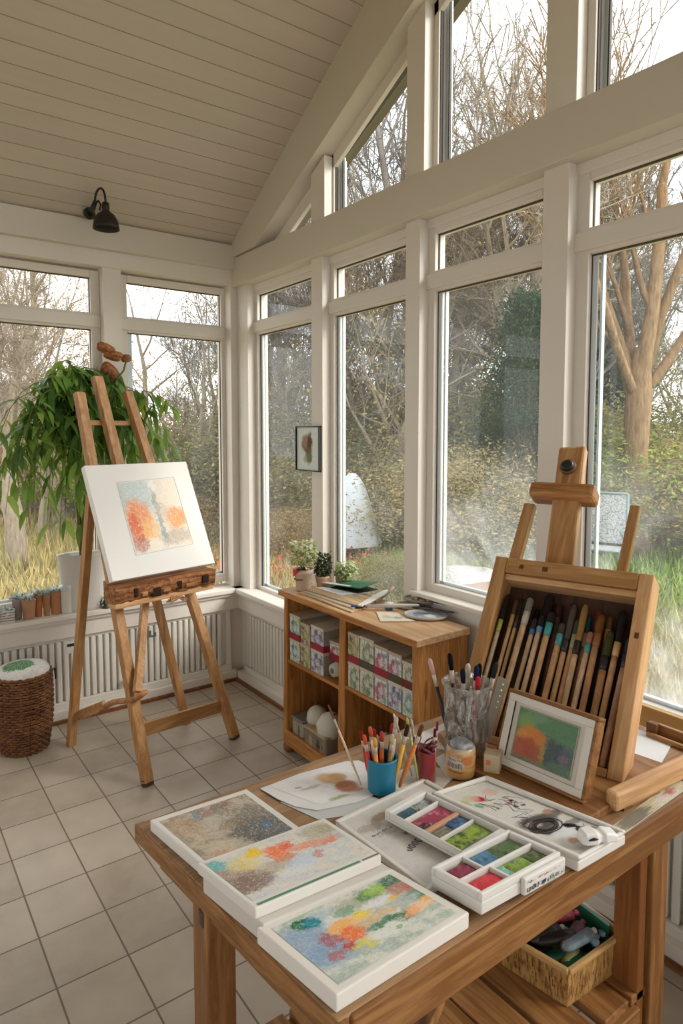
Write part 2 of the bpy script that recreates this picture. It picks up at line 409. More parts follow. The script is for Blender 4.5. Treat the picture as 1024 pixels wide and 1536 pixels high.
# unseen rear half of the room: walls and windows added to set indoor light
bw = MB(); rwm = MB()
BO = [(.6, 1.5), (1.7, 2.6), (3.4, 4.3), (4.5, 5.4)]; xs = [-.12] + [v for p in BO for v in p] + [6.5]
for i in range(0, len(xs), 2): bw.box(xs[i], xs[i + 1], -4.34, -4.2, .8, 2.3)
bw.box(-.12, 6.5, -4.34, -4.2, 0, .8).box(-.12, 6.5, -4.34, -4.2, 2.3, 2.55)
bw.prism([(-.12, 2.55), (6.5, 2.55), (6.5, zc(6.5)), (RX, zc(RX)), (-.12, zc(-.12))], -4.34, -4.2, 'y')
struct('wall_back', bw, white)
RO = [(-3.8, -2.8), (-2.6, -1.6), (-1.4, -.4)]; ys = [-4.34] + [v for p in RO for v in p] + [.14]
for i in range(0, len(ys), 2): rwm.box(6.4, 6.54, ys[i], ys[i + 1], .8, 2.3)
rwm.box(6.4, 6.54, -4.34, .14, 0, .8).box(6.4, 6.54, -4.34, .14, 2.3, 2.75)
struct('wall_right', rwm, white)
for a, b in BO: window('x', a, b, .87, 1.9, 2.0, 2.25, -4.27, -1, G2)
for a, b in RO: window('y', a, b, .87, 1.9, 2.0, 2.25, 6.47, 1, G2)
# skirting
struct('baseboard_left', MB().box(-.02, .055, -4.2, -.055, 0, .06).box(.055, .068, -4.2, -.068, 0, .014), white, .003)
bbr = MB(); bbr.box(.06, 6.4, -.055, .02, 0, .06); struct('baseboard_right', bbr, white, .003)
struct('trim_8', MB().box(.056, .074, -4.2, -.06, 0, .018).box(.058, 6.4, -.074, -.056, 0, .018), W('brown', 'x'), .002)

# --- ribbed white radiators
def radiator(axis, a0, a1, off, sgn, label, sticker=None):
    t = thing('radiator', label, 'radiator', (0, 0, 0))
    def b(mb, p, q, r, s, u, v):
        u, v = sorted((off + sgn * u, off + sgn * v))
        if axis == 'x': mb.box(p, q, u, v, r, s)
        else: mb.box(u, v, p, q, r, s)
    m = MB(); b(m, a0, a1, .06, .43, .0, .012); b(m, a0, a1, .06, .095, .012, .045); b(m, a0, a1, .425, .443, .0, .03)
    b(m, a0, a0 + .03, .06, .43, .012, .03); b(m, a1 - .03, a1, .06, .43, .012, .03); m.build('panel', upvc, t, .003)
    n = int((a1 - a0 - .07) / .036); rb = MB()
    for i in range(n):
        c = a0 + .05 + i * .036; 
        b(rb, c - .0125, c + .0125, .095, .425, .012, .034)
    rb.build('ribs', upvc, t, .006)
    return t, b
r1, bb_ = radiator('y', -1.75, -.075, -.0185, 1, 'long white ribbed radiator under the left wall window sill')
m = MB(); m.box(.016, .0175, -1.052, -.995, .355, .425); m.build('sticker', plain('#d7d4d0'), r1)
m = MB(); m.box(.0176, .0182, -1.048, -.999, .392, .408); m.build('sticker_print', plain('#2c3038'), r1)
m = MB(); m.box(.016, .0176, -.60, -.555, .36, .37).box(.016, .0176, -.60, -.585, .37, .40).box(.016, .0176, -.565, -.555, .37, .385); m.build('bracket', plain('#5a6065'), r1)
radiator('x', .10, .98, .02, -1, 'short white ribbed radiator in the corner beside the bookcase')
radiator('x', 2.36, 3.6, .02, -1, 'white ribbed radiator seen behind the work table legs')
k = thing('radiator_valve', 'small round black radiator valve knob low behind the tall easel', 'valve', (.06, -.72, .165))
MB().tube([(-.045, 0, 0), (.0, 0, 0)], .008, 10).build('stem', plain('#8a8884'), k)
MB().tube([(-.0, 0, 0), (.012, 0, 0), (.03, 0, 0)], [.014, .018, .012], 16).build('knob', plain('#241f1c', .4), k)
k = thing('radiator_valve', 'tiny black pull on radiator behind the wicker basket', 'valve', (.03, -1.115, .27))
MB().tube([(-.02, 0, .02), (.01, 0, .02), (.012, 0, -.03)], [.006, .006, .004], 8).build('knob', plain('#241f1c', .4), k)

# --- wall lamp on the sloping ceiling
lm = thing('wall_lamp', 'small black swan-neck lamp with bell shade above the left beam', 'lamp', (0, 0, 0))
blk = plain('#161412', .35, .5)
MB().tube([(.055, -.885, 2.695), (.085, -.885, 2.672)], [.030, .026], 16).build('mount', blk, lm, .002)
MB().tube([(.075, -.885, 2.685), (.14, -.888, 2.69), (.20, -.893, 2.705)], [.020, .014, .011], 10).build('bracket', blk, lm)
MB().tube([(.13, -.885, 2.70), (.17, -.868, 2.725), (.19, -.862, 2.70), (.185, -.868, 2.672)], .005, 6).build('adjuster', blk, lm)
pts = [(.20, -.893, 2.70), (.203, -.893, 2.728), (.212, -.889, 2.75), (.224, -.882, 2.764), (.238, -.873, 2.766), (.249, -.866, 2.754), (.257, -.861, 2.73), (.261, -.859, 2.69)]
MB().tube(pts, .0058, 8).build('arm', blk, lm)
sh = MB(); sh.lathe([(.012, .13), (.017, .128), (.019, .10), (.016, .095), (.022, .085), (.042, .07), (.057, .045), (.063, .015), (.065, 0), (.062, 0), (.059, .02), (.05, .05), (.03, .072)], 28, (.262, -.860, 2.562), cap0=True)
shd = sh.build('lamp_shade', plain('#241c15', .45, .4), lm)
MB().ball((.262, -.86, 2.607), .02, 12, 8).build('bulb', plain('#b9a88f', .3), shd)
# ------------------------------------------------------------------ tall easel
E1 = thing('easel', 'tall light wooden studio easel standing in the corner by the windows', 'easel', (.934, -.942, 0), (0, 0, 1.895))
# local frame: x along the two front feet, y to the back (towards the left wall), z up
th = .32; wz = W('easel', 'z'); wx = W('easel', 'x')
def ep(a, z, b=0): return (a, z * math.tan(th) * 1.0 + b, z)
MB().beam(ep(0.0, .012, 0), ep(.092, 1.735), .047, .036).build('upright', wz, E1, .003)
MB().beam(ep(.537, .012, 0), ep(.372, 1.755), .047, .036).build('upright', wz, E1, .003)
MB().beam(ep(.235, .80, .0), ep(.21, 1.82), .05, .038).build('mast', wz, E1, .003)
for a in (0, .537): MB().beam(ep(a, 0, 0), ep(a, .03), .046, .034).build('rubber_foot', plain('#4a3426', .8), E1, .004)
MB().beam(ep(.09, 1.592, .03), ep(.37, 1.592, .03), .025, .022, (0, 0, 1)).build('cross_rail', wx, E1, .003)
MB().beam(ep(.03, .215, .012), ep(.50, .165, .012), .062, .018, (0, 0, 1)).build('lower_rail', wx, E1, .003)
MB().beam(ep(.02, .84, .03), ep(.49, .84, .03), .05, .02, (0, 0, 1)).build('middle_rail', wx, E1, .003)
def loc(w):   # world -> easel frame
    m = Matrix.Rotation(-1.895, 3, 'Z'); v = m @ Vector((w[0] - .934, w[1] + .942, 0)); return (v.x, v.y, w[2])
A = loc((.35, -1.12, .0)); D = loc((.455, -.56, .0))
MB().beam((A[0], A[1], 0), ep(.06, 1.25, .035), .04, .03).build('rear_leg', wz, E1, .003)
apx = (.30, .40, 1.02)
MB().beam((D[0], D[1], 0), apx, .04, .03).build('rear_leg', wz, E1, .003)
bar_r = loc((.862, -.956, .40)); bar_l = loc((.39, -1.083, .16))
MB().beam(bar_r, loc((.50, -.76, .95)), .036, .026).build('brace', wz, E1, .003)
cb_ = MB(); b0 = Vector(bar_l); b1 = Vector(bar_r)
MB().beam(b0, b0.lerp(b1, .45), .045, .018, (0, 0, 1)).build('stay', wx, E1, .003)
pts = [b0.lerp(b1, t) + Vector((0, -.03, .012 * math.sin((t - .35) * 9))) for t in (.35, .45, .55, .65, .75, .85, .95, 1.04)]
MB().tube(pts, [.022, .028, .027, .025, .024, .026, .028, .022], 8, flat=.5).build('curved_handle', wood('#c08a58', '#96623a', 'x', .5), E1)

# ledge of rough split wood under the canvas
LG = thing('easel_ledge', 'rough dark split-wood ledge with slots carrying the white canvas', 'ledge', (.738, -1.03, .87), (0, 0, 1.774))
led = MB(); n = 26; L = .54; rr = random.Random(3)
vs = []; fs = []
sec = [(-.06, -.005), (-.062, -.055), (-.05, -.085), (.03, -.085), (.04, -.045), (.03, -.004)]
for i in range(n + 1):
    x = -.005 + L * i / n; k = 1 + .04 * math.sin(i * 1.7)
    for (y, z) in sec: vs.append((x, y * k + rr.uniform(-.005, .005), z + (rr.uniform(-.006, .006) if z < -.01 else -.002)))
for i in range(n):
    for k in range(6):
        a = i * 6 + k; b = i * 6 + (k + 1) % 6; fs.append((a, a + 6, b + 6, b))
fs += [tuple(range(6)), tuple(n * 6 + k for k in range(5, -1, -1))]
led.add(vs, fs); led.build('log', wood('#b07a4c', '#6e4124', 'x', .75, 1.6, dark='#2c170c'), LG)
MB().box(.0, .53, -.05, .02, -.108, -.082).build('lip', W('pale', 'x'), LG, .004)
for x, w, z_ in ((.085, .022, -.045), (.175, .05, -.06), (.305, .035, -.05), (.455, .04, -.045)): MB().box(x, x + w, -.066, -.05, z_ - .022, z_ + .02).build('slot', plain('#2c190d', .8), LG, .006)
for x, w in ((.125, .03), (.235, .04), (.36, .05)): MB().box(x, x + w, -.067, -.05, -.07, -.05).build('wood_chip', wood('#c9a06b', '#94683c', 'x', .7), LG, .004)
tw = MB()
for s in range(7):
    a = rr.uniform(0, 6); pts = [(.28 + .03 * math.sin(a + k * .9) + k * .004, -.06 - .008 * k % 3, -.09 - .03 * abs(math.sin(k * .8 + a))) for k in range(7)]
    tw.tube(pts, .0022, 5)
tw.build('string_wisps', plain('#b98d63', .8), LG)

CV = thing('canvas_painting', 'white canvas with small orange and pale blue abstract, on the tall easel', 'painting', (.738, -1.03, .872), (-.438, 0, 1.774))
MB().box(0, .557, -.035, 0, 0, .559).build('canvas_board', plain('#e9e7e3', .6, .2, .01), CV, .003)
pm = painting('orange_blue_abstract', ['#e9dccb', '#f0e6d8', '#dfe4e2'], [
    (.25, .8, .35, .3, '#bccfd0', .8), (.78, .8, .3, .25, '#f1e0cd', .7), (.2, .45, .24, .3, '#ef9250', .9), (.1, .35, .12, .25, '#dd5f36', .7), (.35, .3, .15, .2, '#f6c478', .7),
    (.85, .42, .22, .16, '#f4a057', .9), (.75, .15, .3, .12, '#bfae93', .7), (.12, .12, .14, .12, '#b76b54', .7), (.55, .5, .05, .5, '#8fa3a6', .8), (.56, .9, .05, .12, '#f4f2f0', .9),
    (.62, .55, .14, .12, '#d7c3b4', .6), (.35, .08, .12, .1, '#f3ecd8', .8)], 8, .12, fleck='#f3efe9', fl=(.6, .3))
MB().uvquad([(.148, -.0362, .105), (.457, -.0362, .12), (.452, -.0362, .47), (.143, -.0362, .46)]).build('painted_panel', pm, CV)
bd = MB()
for p, q in (((.14, .1), (.46, .115)), ((.46, .115), (.456, .475)), ((.456, .475), (.138, .465)), ((.138, .465), (.14, .1))):
    bd.beam((p[0], -.0355, p[1]), (q[0], -.0355, q[1]), .002, .0015)
bd.build('panel_edge', plain('#c9c4be', .6), CV)

# ------------------------------------------------------------------ tall leafy plant on the sill
def leaf(mb, base, d, L, w, droop=.5, fold=.25, rr=R, n=5):
    d = Vector(d).normalized(); up = Vector((0, 0, 1))
    s = d.cross(up)
    if s.length < .1: s = Vector((1, 0, 0))
    s.normalize(); s = (Matrix.Rotation(rr.uniform(-.7, .7), 3, d) @ s)
    p = Vector(base); vs = []; fs = []; cur = Vector(d)
    for i in range(n + 1):
        t = i / n; ww = w * math.sin(PI * min(1, (t * .92 + .05)) ** .8) if i < n else .001
        nn = s.cross(cur).normalized()
        vs += [p - s * ww + nn * ww * fold, p.copy(), p + s * ww + nn * ww * fold]
        cur = (cur + Vector((0, 0, -droop / n * 1.6))).normalized(); p = p + cur * (L / n)
    for i in range(n):
        a = i * 3
        fs += [(a, a + 1, a + 4, a + 3), (a + 1, a + 2, a + 5, a + 4)]
    mb.add(vs, fs, True)
def leaf_mat(name, cols, trans=.45, rough=.4, spec=.4):
    t = NT(name); g = t.n('ShaderNodeNewGeometry')
    col = t.ramp(g.outputs['Random Per Island'], [((i + .5) / len(cols), c) for i, c in enumerate(cols)])
    b = t.bsdf(col, rough, spec); tl = t.n('ShaderNodeBsdfTranslucent'); t.l(t.mix(.4, col, lin('#c9d86a')) if .4 < trans < .5 else col, tl.inputs[0])
    m = t.n('ShaderNodeMixShader'); m.inputs[0].default_value = trans; t.l(b.outputs[0], m.inputs[1]); t.l(tl.outputs[0], m.inputs[2]); t.l(m.outputs[0], t.out.inputs[0]); return t.m
PL = thing('potted_plant', 'large leafy green plant with drooping leaves in a white planter behind the easel', 'plant', (-.01, -.95, .58))
pb = MB(); pb.lathe([(.072, 0), (.078, .02), (.083, .15), (.09, .30), (.094, .31), (.086, .305), (.08, .25)], 28, sx=.78, sy=1.42)
pb.build('planter', plain('#cfcac2', .45, .4), PL)
MB().lathe([(.082, .27), (.04, .275), (.0, .28)], 20, sx=.78, sy=1.15, cap0=False).build('soil', plain('#3b2b20', .9), PL)
st = MB(); lf = MB(); rr = random.Random(21)
for i in range(5): 
    a = i * 1.26; st.tube([(0, 0, .27), (.02 * math.cos(a) + .03, .03 * math.sin(a), .6), (.05 + .03 * math.cos(a), .08 + .05 * math.sin(a), 1.0)], [.012, .009, .007], 7)
crown = Vector((.08, .05, 1.06))
for i in range(104):
    a = rr.uniform(0, 2 * PI)
    ry = rr.uniform(.15, .5) ; 
    dx, dy = math.cos(a) * .34, math.sin(a)
    if dx < 0: dx *= .3
    if i % 3 == 0: dy = -abs(dy) * 1.15
    rise = rr.uniform(.05, .33); drop = rr.uniform(.15, .55) if dy < -.1 else rr.uniform(.0, .30)
    if i % 4 == 0: rise += .1; drop = -.1; ry *= .5
    p0 = crown + Vector((rr.uniform(-.03, .05), rr.uniform(-.06, .06), rr.uniform(-.12, .05)))
    p1 = p0 + Vector((dx * ry * .45, dy * ry * .45, rise)); p2 = p0 + Vector((dx * ry * .85, dy * ry * .85, rise * .7)); p3 = p0 + Vector((dx * ry * 1.0, dy * ry * 1.0, -drop))
    prev = []
    for k in range(9):
        t = k / 8; q = p0 * (1 - t) ** 3 + p1 * 3 * t * (1 - t) ** 2 + p2 * 3 * t * t * (1 - t) + p3 * t ** 3; prev.append(q)
    st.tube(prev, [.0035 - .0003 * k for k in range(9)], 5, cap=False)
    for k in range(2, 9):
        for s in range(2):
            d = Vector((rr.uniform(-.6, 1), rr.uniform(-1, 1), rr.uniform(-1.1, .25 if k < 7 else -.2)))
            q = prev[k] + (Vector(prev[k - 1]) - prev[k]) * rr.random()
            if q.x < -.03: q.x = -.03 + rr.random() * .02
            leaf(lf, q, d, rr.uniform(.09, .17), rr.uniform(.011, .021), rr.uniform(.5, 1.0), .2, rr)
so_ = st.build('stems', plain('#6a6a35', .6), PL)
for v in so_.data.vertices:
    if v.co.x < -.07: v.co.x = -.07
lv = lf.build('leaves', leaf_mat('plant_leaf', ['#3d6430', '#517e3a', '#649442', '#92b454', '#44703a'], .48), PL)
for v in lv.data.vertices:
    if v.co.x < -.075: v.co.x = -.075 + (v.co.x + .075) * .05

# brown knotted ornament above the plant
OR = thing('wooden_ornament', 'knotted brown wooden ornament perched at the top of the leafy plant', 'ornament', (.10, -.80, 1.86))
wb = wood('#a56d42', '#74441f', 'x', .5, 2)
def sausage(a, b, r, nm):
    a = Vector(a); b = Vector(b); MB().tube([a.lerp(b, t) + Vector((0, 0, .0)) for t in (0, .06, .2, .5, .8, .94, 1)], [r * k for k in (.3, .75, 1, 1.08, .95, .7, .25)], 14).build(nm, wb, OR)
sausage((.0, -.075, .145), (.0, .02, .11), .026, 'bead'); sausage((.01, -.045, .10), (.01, .045, .075), .02, 'bead')
sausage((.0, -.055, .045), (.02, .02, -.02), .034, 'bead'); sausage((-.03, .06, .085), (-.03, .115, .09), .021, 'bead'); sausage((.02, -.02, .10), (.02, .055, .095), .017, 'bead')
MB().tube([(-.03, .09, .08), (-.02, .07, .02), (0, .02, -.04), (.0, .01, -.12)], .005, 6).build('stalk', plain('#5d6b3a'), OR)

# ------------------------------------------------------------------ pots on the left sill
def fluff(mb, c, r, n, s, rr, flat=.6):
    for i in range(n):
        p = Vector((rr.gauss(0, 1), rr.gauss(0, 1), rr.gauss(0, 1) * flat)).normalized() * r * rr.random() ** .4
        q = Vector(c) + Vector((p.x, p.y, abs(p.z)))
        leaf(mb, q, (rr.uniform(-1, 1), rr.uniform(-1, 1), rr.uniform(-.2, 1)), s * rr.uniform(.7, 1.3), s * .3, .3, .2, rr, 2)
silver = leaf_mat('silver_leaf', ['#d9dfdc', '#b9c6c0', '#e9ebe8', '#93a59b'], .3)
def sillpot(y, x, r, h, c, lab, nm='plant_pot', rim=True, cat='pot'):
    t = thing(nm, lab, cat, (x, y, .58), group='pots along the left window sill')
    m = MB(); m.lathe([(r * .8, 0), (r * .85, .004), (r, h * .8), (r * 1.02, h * .82), (r * 1.04, h), (r * .94, h), (r * .9, h * .85)], 20); m.build('pot', plain(c, .7, .2, .1), t)
    MB().lathe([(r * .93, h * .9), (.0, h * .93)], 16, cap0=False).build('soil', plain('#6b5a4c', .9), t)
    f = MB(); fluff(f, (0, 0, h * .95), r * 1.15, 90, .022, random.Random(int(y * 1000))); f.build('silvery_sprigs', silver, t)
    return t
sillpot(-1.092, .0, .030, .125, '#b57f5c', 'terracotta pot at the right end of the row, next to the white tub')
sillpot(-1.140, .005, .020, .12, '#a9805a', 'slim tan pot between two terracotta pots on left sill')
sillpot(-1.180, .0, .021, .125, '#ad6f45', 'slim terracotta pot just right of the widest pale one')
sillpot(-1.228, .01, .034, .105, '#b88a6d', 'widest pale terracotta pot beside the grey pot on the sill')
sillpot(-1.278, -.01, .024, .11, '#9a8f88', 'grey cylindrical pot next to the little white crate')
tp = MB()
T = thing('plastic_tub', 'tall white tub with crumpled clear wrap at right end of sill pots', 'tub', (.01, -1.040, .58), group='pots along the left window sill')
tp.lathe([(.028, 0), (.030, .01), (.035, .13), (.037, .135), (.033, .135), (.03, .05)], 24); tp.build('tub', plain('#d6d2c9', .4, .4), T)
f = MB(); rr = random.Random(8)
f.lathe([(.032, .12), (.038, .138), (.030, .158), (.018, .15), (.0, .158)], 18, wob=.15, seed=4, cap0=False); f.build('crumpled_wrap', plain('#c7cfd2', .15, .8), T)
CT = thing('small_crate', 'little white patterned crate at the far left of the sill', 'crate', (.028, -1.335, .58))
m = MB(); m.box(-.03, .03, -.035, .035, 0, .006)
for k in range(5):
    z = .004 + k * .013
    m.box(-.03, -.026, -.035, .035, z, z + .010); m.box(.026, .03, -.035, .035, z, z + .010); m.box(-.03, .03, -.035, -.031, z, z + .010); m.box(-.03, .03, .031, .035, z, z + .010)
m.build('basket', plain('#cfc9c1', .6, .2, .12, scale=60), CT, .001)
f = MB(); fluff(f, (0, 0, .05), .036, 60, .024, random.Random(2)); f.build('silvery_sprigs', silver, CT)
f = MB(); f.box(-.028, .028, -.033, .033, .006, .05); f.build('soil', plain('#4a4038', .9), CT)
FG = thing('figurine', 'small dark green figurine on the sill beside the easel leg', 'figurine', (.045, -.845, .58))
gm = plain('#2c3f34', .4, .4)
MB().lathe([(.02, 0), (.022, .006), (.012, .014), (.016, .03), (.012, .045), (.008, .05)], 14).build('body', gm, FG)
MB().ball((0, 0, .06), .013, 12, 8).build('head', gm, FG)
MB().tube([(0, -.012, .035), (.01, -.028, .02), (.01, -.033, .045)], .004, 6).tube([(0, .012, .035), (.01, .026, .026), (.01, .03, .048)], .004, 6).build('arms', gm, FG)

# ------------------------------------------------------------------ wicker basket with cushion
WB = thing('wicker_basket', 'round brown wicker basket with a white cushion on top by the left wall', 'basket', (.24, -1.305, 0))
def wicker(name, r0, r1, h, rows, stakes, parent, c1, c2, rr, tube_r=.0075, sx=1, sy=1):
    m = MB(); n = stakes * 4
    for i in range(rows):
        z = tube_r + (h - 2 * tube_r) * i / (rows - 1); t = i / (rows - 1)
        r = r0 + (r1 - r0) * t + .012 * math.sin(t * PI)
        pts = []
        for k in range(n + 1):
            a = 2 * PI * k / n; w = math.cos(a * stakes / 1 + PI * (i % 2)) * tube_r * .75
            q = r + w; pts.append((q * math.cos(a) * sx, q * math.sin(a) * sy, z + rr.uniform(-.0015, .0015)))
        m.tube(pts, tube_r * rr.uniform(.85, 1.05), 5, cap=False)
    t = NT('wicker_' + name); n1 = t.noise(t.obj(), 22, 4, .7)
    col = t.ramp(n1.outputs[0], [(.3, c2), (.6, c1)]); t.bsdf(col, .55, .35)
    m.build(name, t.m, parent)
    s = MB()
    for k in range(stakes):
        a = 2 * PI * k / stakes + .0
        s.tube([((r0 + (r1 - r0) * q + .012 * math.sin(q * PI)) * math.cos(a) * sx, (r0 + (r1 - r0) * q + .012 * math.sin(q * PI)) * math.sin(a) * sy, h * q) for q in (0, .25, .5, .75, 1)], tube_r * .7, 5)
    s.build('stakes', t.m, parent)
    return t.m
wm = wicker('woven_wall', .10, .122, .385, 30, 22, WB, '#7d5130', '#3f2413', random.Random(4))
MB().lathe([(0.001, 0.004), (.098, .004), (.10, .03)], 24).build('base', wm, WB)
cu = MB(); cu.lathe([(.112, .355), (.120, .37), (.120, .39), (.105, .412), (.07, .42), (.03, .424), (.0005, .425)], 36, cap0=True, wob=.0); 
t = NT('basket_cushion'); v = t.obj()
n1 = t.noise(v, 60, 5, .7); m_ = t.mapping(v, (1 / .07, 1 / .075, 0), (-.01 / .07, .02 / .075, 0)); ln = t.n('ShaderNodeVectorMath', operation='LENGTH')
ad = t.n('ShaderNodeVectorMath', operation='ADD'); t.l(m_, ad.inputs[0]); t.l(n1.outputs['Color'], ad.inputs[1]); 
sb = t.n('ShaderNodeVectorMath', operation='SUBTRACT'); t.l(ad.outputs[0], sb.inputs[0]); sb.inputs[1].default_value = (.5, .5, .5); t.l(t.mapping(sb.outputs[0], (1, 1, 0)), ln.inputs[0])
g = t.math('LESS_THAN', ln.outputs['Value'], .95)
col = t.mix(g, t.ramp(n1.outputs[0], [(.3, '#c9c6c2'), (.6, '#dedcd8')]), t.ramp(t.noise(v, 130, 2).outputs[0], [(.4, '#3c6b42'), (.6, '#8fae8a')])); t.bsdf(col, .85, .1, t.bump(n1.outputs[0], .4, .004))
cu.build('cushion', t.m, WB)
# ------------------------------------------------------------------ low open bookcase
BK = thing('bookcase', 'open pine bookcase under the windows, messy worktop full of art things', 'bookcase', (1.03, -.30, 0))
px_, pz_, py_ = W('pine', 'x'), W('pine', 'z'), W('pine', 'y')
# local x 0..0.93, y 0 (front)..0.27 (back)
MB().box(-.018, .945, -.018, .262, .772, .80).build('worktop', wood('#d0ad84', '#b98f64', 'x', .35, spec=.5), BK, .004)
MB().box(-.018, .945, -.021, -.0185, .773, .798).build('worktop_edge', px_, BK)
MB().prism([(0, .772), (.03, .772), (.02, .045), (-.018, .045)], 0, .26, 'y').build('side_panel', pz_, BK, .003)
MB().prism([(.9, .772), (.93, .772), (.94, .045), (.91, .045)], 0, .26, 'y').build('side_panel', pz_, BK, .003)
MB().prism([(.445, .772), (.49, .772), (.475, .045), (.43, .045)], .002, .26, 'y').build('divider', pz_, BK, .003)
MB().box(0, .93, .250, .262, .05, .772).build('back_panel', W('brown', 'z'), BK)
MB().box(.015, .45, .004, .25, .45, .466).build('shelf', px_, BK, .002)
MB().box(.48, .92, .004, .25, .468, .484).build('shelf', px_, BK, .002)
MB().box(0, .925, .004, .25, .07, .086).build('bottom_shelf', px_, BK, .002)
MB().box(.0, .44, -.004, .014, .045, .115).build('plinth_board', px_, BK, .003)
MB().box(.46, .92, -.004, .014, .045, .115).build('plinth_board', px_, BK, .003)
for (x, y) in ((.0, .03), (.92, .03), (0, .23), (.92, .23), (.45, .03)):
    MB().lathe([(.022, 0), (.032, .012), (.034, .028), (.026, .045)], 18, (x, y, 0), cap1=True).build('bun_foot', W('brown', 'z'), BK)
MB().lathe([(.010, 0), (.010, .001)], 12, (.28, .249, .715)).build('cable_hole', plain('#17100b', .9), BK)

# ---- floral storage boxes
def art(i):
    pals = [(['#bcd0d2', '#d2dad6', '#a9c6c8'], '#4f8f9a', '#bccb4a'), (['#ccc39e', '#beb28a', '#d8d0b8'], '#7d8a55', '#6d4b35'),
            (['#d3d6dc', '#c2c6d2', '#e4e2de'], '#7c5a72', '#5a7f94'), (['#dcd6ca', '#cfc6b8', '#e7e2da'], '#5f8a6a', '#8fa35e'),
            (['#d9dee0', '#cbd3d6', '#eceae6'], '#b8435a', '#6a9a7c')]
    b, c1, c2 = pals[i % 5]
    rr = random.Random(i); bl = []
    for k in range(7): bl.append((rr.uniform(.1, .9), rr.uniform(.1, .9), rr.uniform(.06, .22), rr.uniform(.05, .2), c1 if k % 2 else c2, .85))
    bl.append((.5, .5, .3, .3, c1, .8)); bl.append((.5, .5, .2, .2, b[1], .9))
    return painting('floral_print_%d' % i, b, bl, 6, .16, fleck='#dcd8d0', fl=(.35, .5), lines=(['#3f5f60', '#5d4a38', '#5a4a66', '#4a5a48', '#6a3f4c', '#46506a'][i % 6], 2.6 + .3 * i, .035))
arts = [art(i) for i in range(6)]
lidm = plain('#b9aa96', .6, .2, .08); bandm = [plain('#8f2a36', .6), plain('#5e5546', .7, .2, .2, scale=60), plain('#6b3027', .6)]
def sbox(x, y, z, w, h, d, ai, band, label, group, rz=0):
    t = thing('storage_box', label, 'box', (x, y, z), (0, 0, rz), group)
    MB().box(-w / 2, w / 2, .002, d, 0, h - .004).build('body', plain(['#a89b88', '#b5a894', '#9d9488'][ai % 3], .6), t, .002)
    MB().uvquad([(-w / 2 + .002, .0, .001), (w / 2 - .002, .0, .001), (w / 2 - .002, .0, h - .006), (-w / 2 + .002, .0, h - .006)]).build('floral_front', arts[ai % 6], t)
    MB().box(-w / 2 - .001, w / 2 + .001, -.0015, d + .001, h - .014, h).build('lid', plain(['#c2b49e', '#b3a38f', '#cbbfae'][ai % 3], .6), t, .002)
    if band is not None: MB().box(-w / 2 - .0016, w / 2 + .0016, -.002, d + .0016, 0, .03).build('band', bandm[band], t)
    return t
g1 = 'floral boxes on the upper left shelf'; ords = ['leftmost', 'second from left', 'third from left', 'rightmost']
for i, (xx, w) in enumerate(((1.105, .088), (1.195, .08), (1.293, .1), (1.39, .085))):
    yy = -.288 + (.0 if i != 3 else .03)
    if i < 3: sbox(xx, yy, .466, w, .105, .17, (0, 1, 2)[i], None, 'floral box in lower row of upper left shelf, ' + ords[i], g1)
    sbox(xx, yy, .572 if i < 3 else .545, w, (.118, .098, .108, .085)[i], .17, (0, 1, 2, 4)[i], (0, None, 0, 0)[i], 'floral box in upper row of upper left shelf, ' + ords[i], g1)
t = thing('fabric_roll', 'pale grey rolled cloth beneath the rightmost box, upper left shelf', 'cloth', (1.385, -.27, .466))
MB().tube([(0, 0, .036), (0, .04, .038), (0, .16, .036)], [.028, .036, .036], 14).build('roll', plain('#c7c0b5', .8), t)
MB().tube([(0, -.003, .036), (0, .002, .036)], [.012, .014], 12).build('core', plain('#7d766c', .8), t)
g2 = 'floral boxes on the upper right shelf'
ords = ['leftmost', 'second from left', 'middle', 'second from right', 'rightmost']
for i, (xx, w) in enumerate(((1.565, .078), (1.652, .09), (1.742, .082), (1.825, .078), (1.902, .068))):
    sbox(xx, -.29, .484, w, .108, .19, (3, 3, 4, 2, 5)[i], None, 'floral box in lower row of upper right shelf, ' + ords[i], g2)
    sbox(xx, -.29, .593, w, (.125, .128, .118, .115, .10)[i], .2, (1, 3, 4, 4, 3)[i], (0, 1, 0, 1, 2)[i], 'floral box in upper row of upper right shelf, ' + ords[i], g2)
# lower left compartment
for i, (x, y, w, c, lab) in enumerate(((1.11, -.24, .10, '#8b8376', 'grey lidded tin with paint smears at left of lower left compartment'), (1.27, -.25, .17, '#6b5c48', 'dark decorated tin with tan lid right of the grey tin'))):
    t = thing('storage_tin', lab, 'tin', (x, y, .086))
    m = painting('tin_print_%d' % i, ['#4b4238', '#8b7f6c', '#3a332c'] if i else ['#8b8376', '#a79f93', '#6f675d'], [(.3, .5, .1, .4, '#b3a58a', .7), (.7, .5, .1, .4, '#2b2520', .7)], 5, .2)
    b = MB(); b.lathe([(.5, 0), (.52, .02), (.55, .75), (.55, .8)], 4, (0, 0, 0)); 
    b = MB(); b.box(-w / 2, w / 2, -.04, .08, 0, .095); b.build('body', m, t, .012)
    b = MB(); b.uvquad([(-w / 2 + .012, -.0405, .008), (w / 2 - .012, -.0405, .008), (w / 2 - .012, -.0405, .088), (-w / 2 + .012, -.0405, .088)]); b.build('printed_front', m, t)
    b = MB(); b.box(-w / 2 - .004, w / 2 + .004, -.044, .084, .092, .105); b.build('lid', plain('#8c857c' if i == 0 else '#b7a283', .6, .2, .2, scale=40), t, .006)
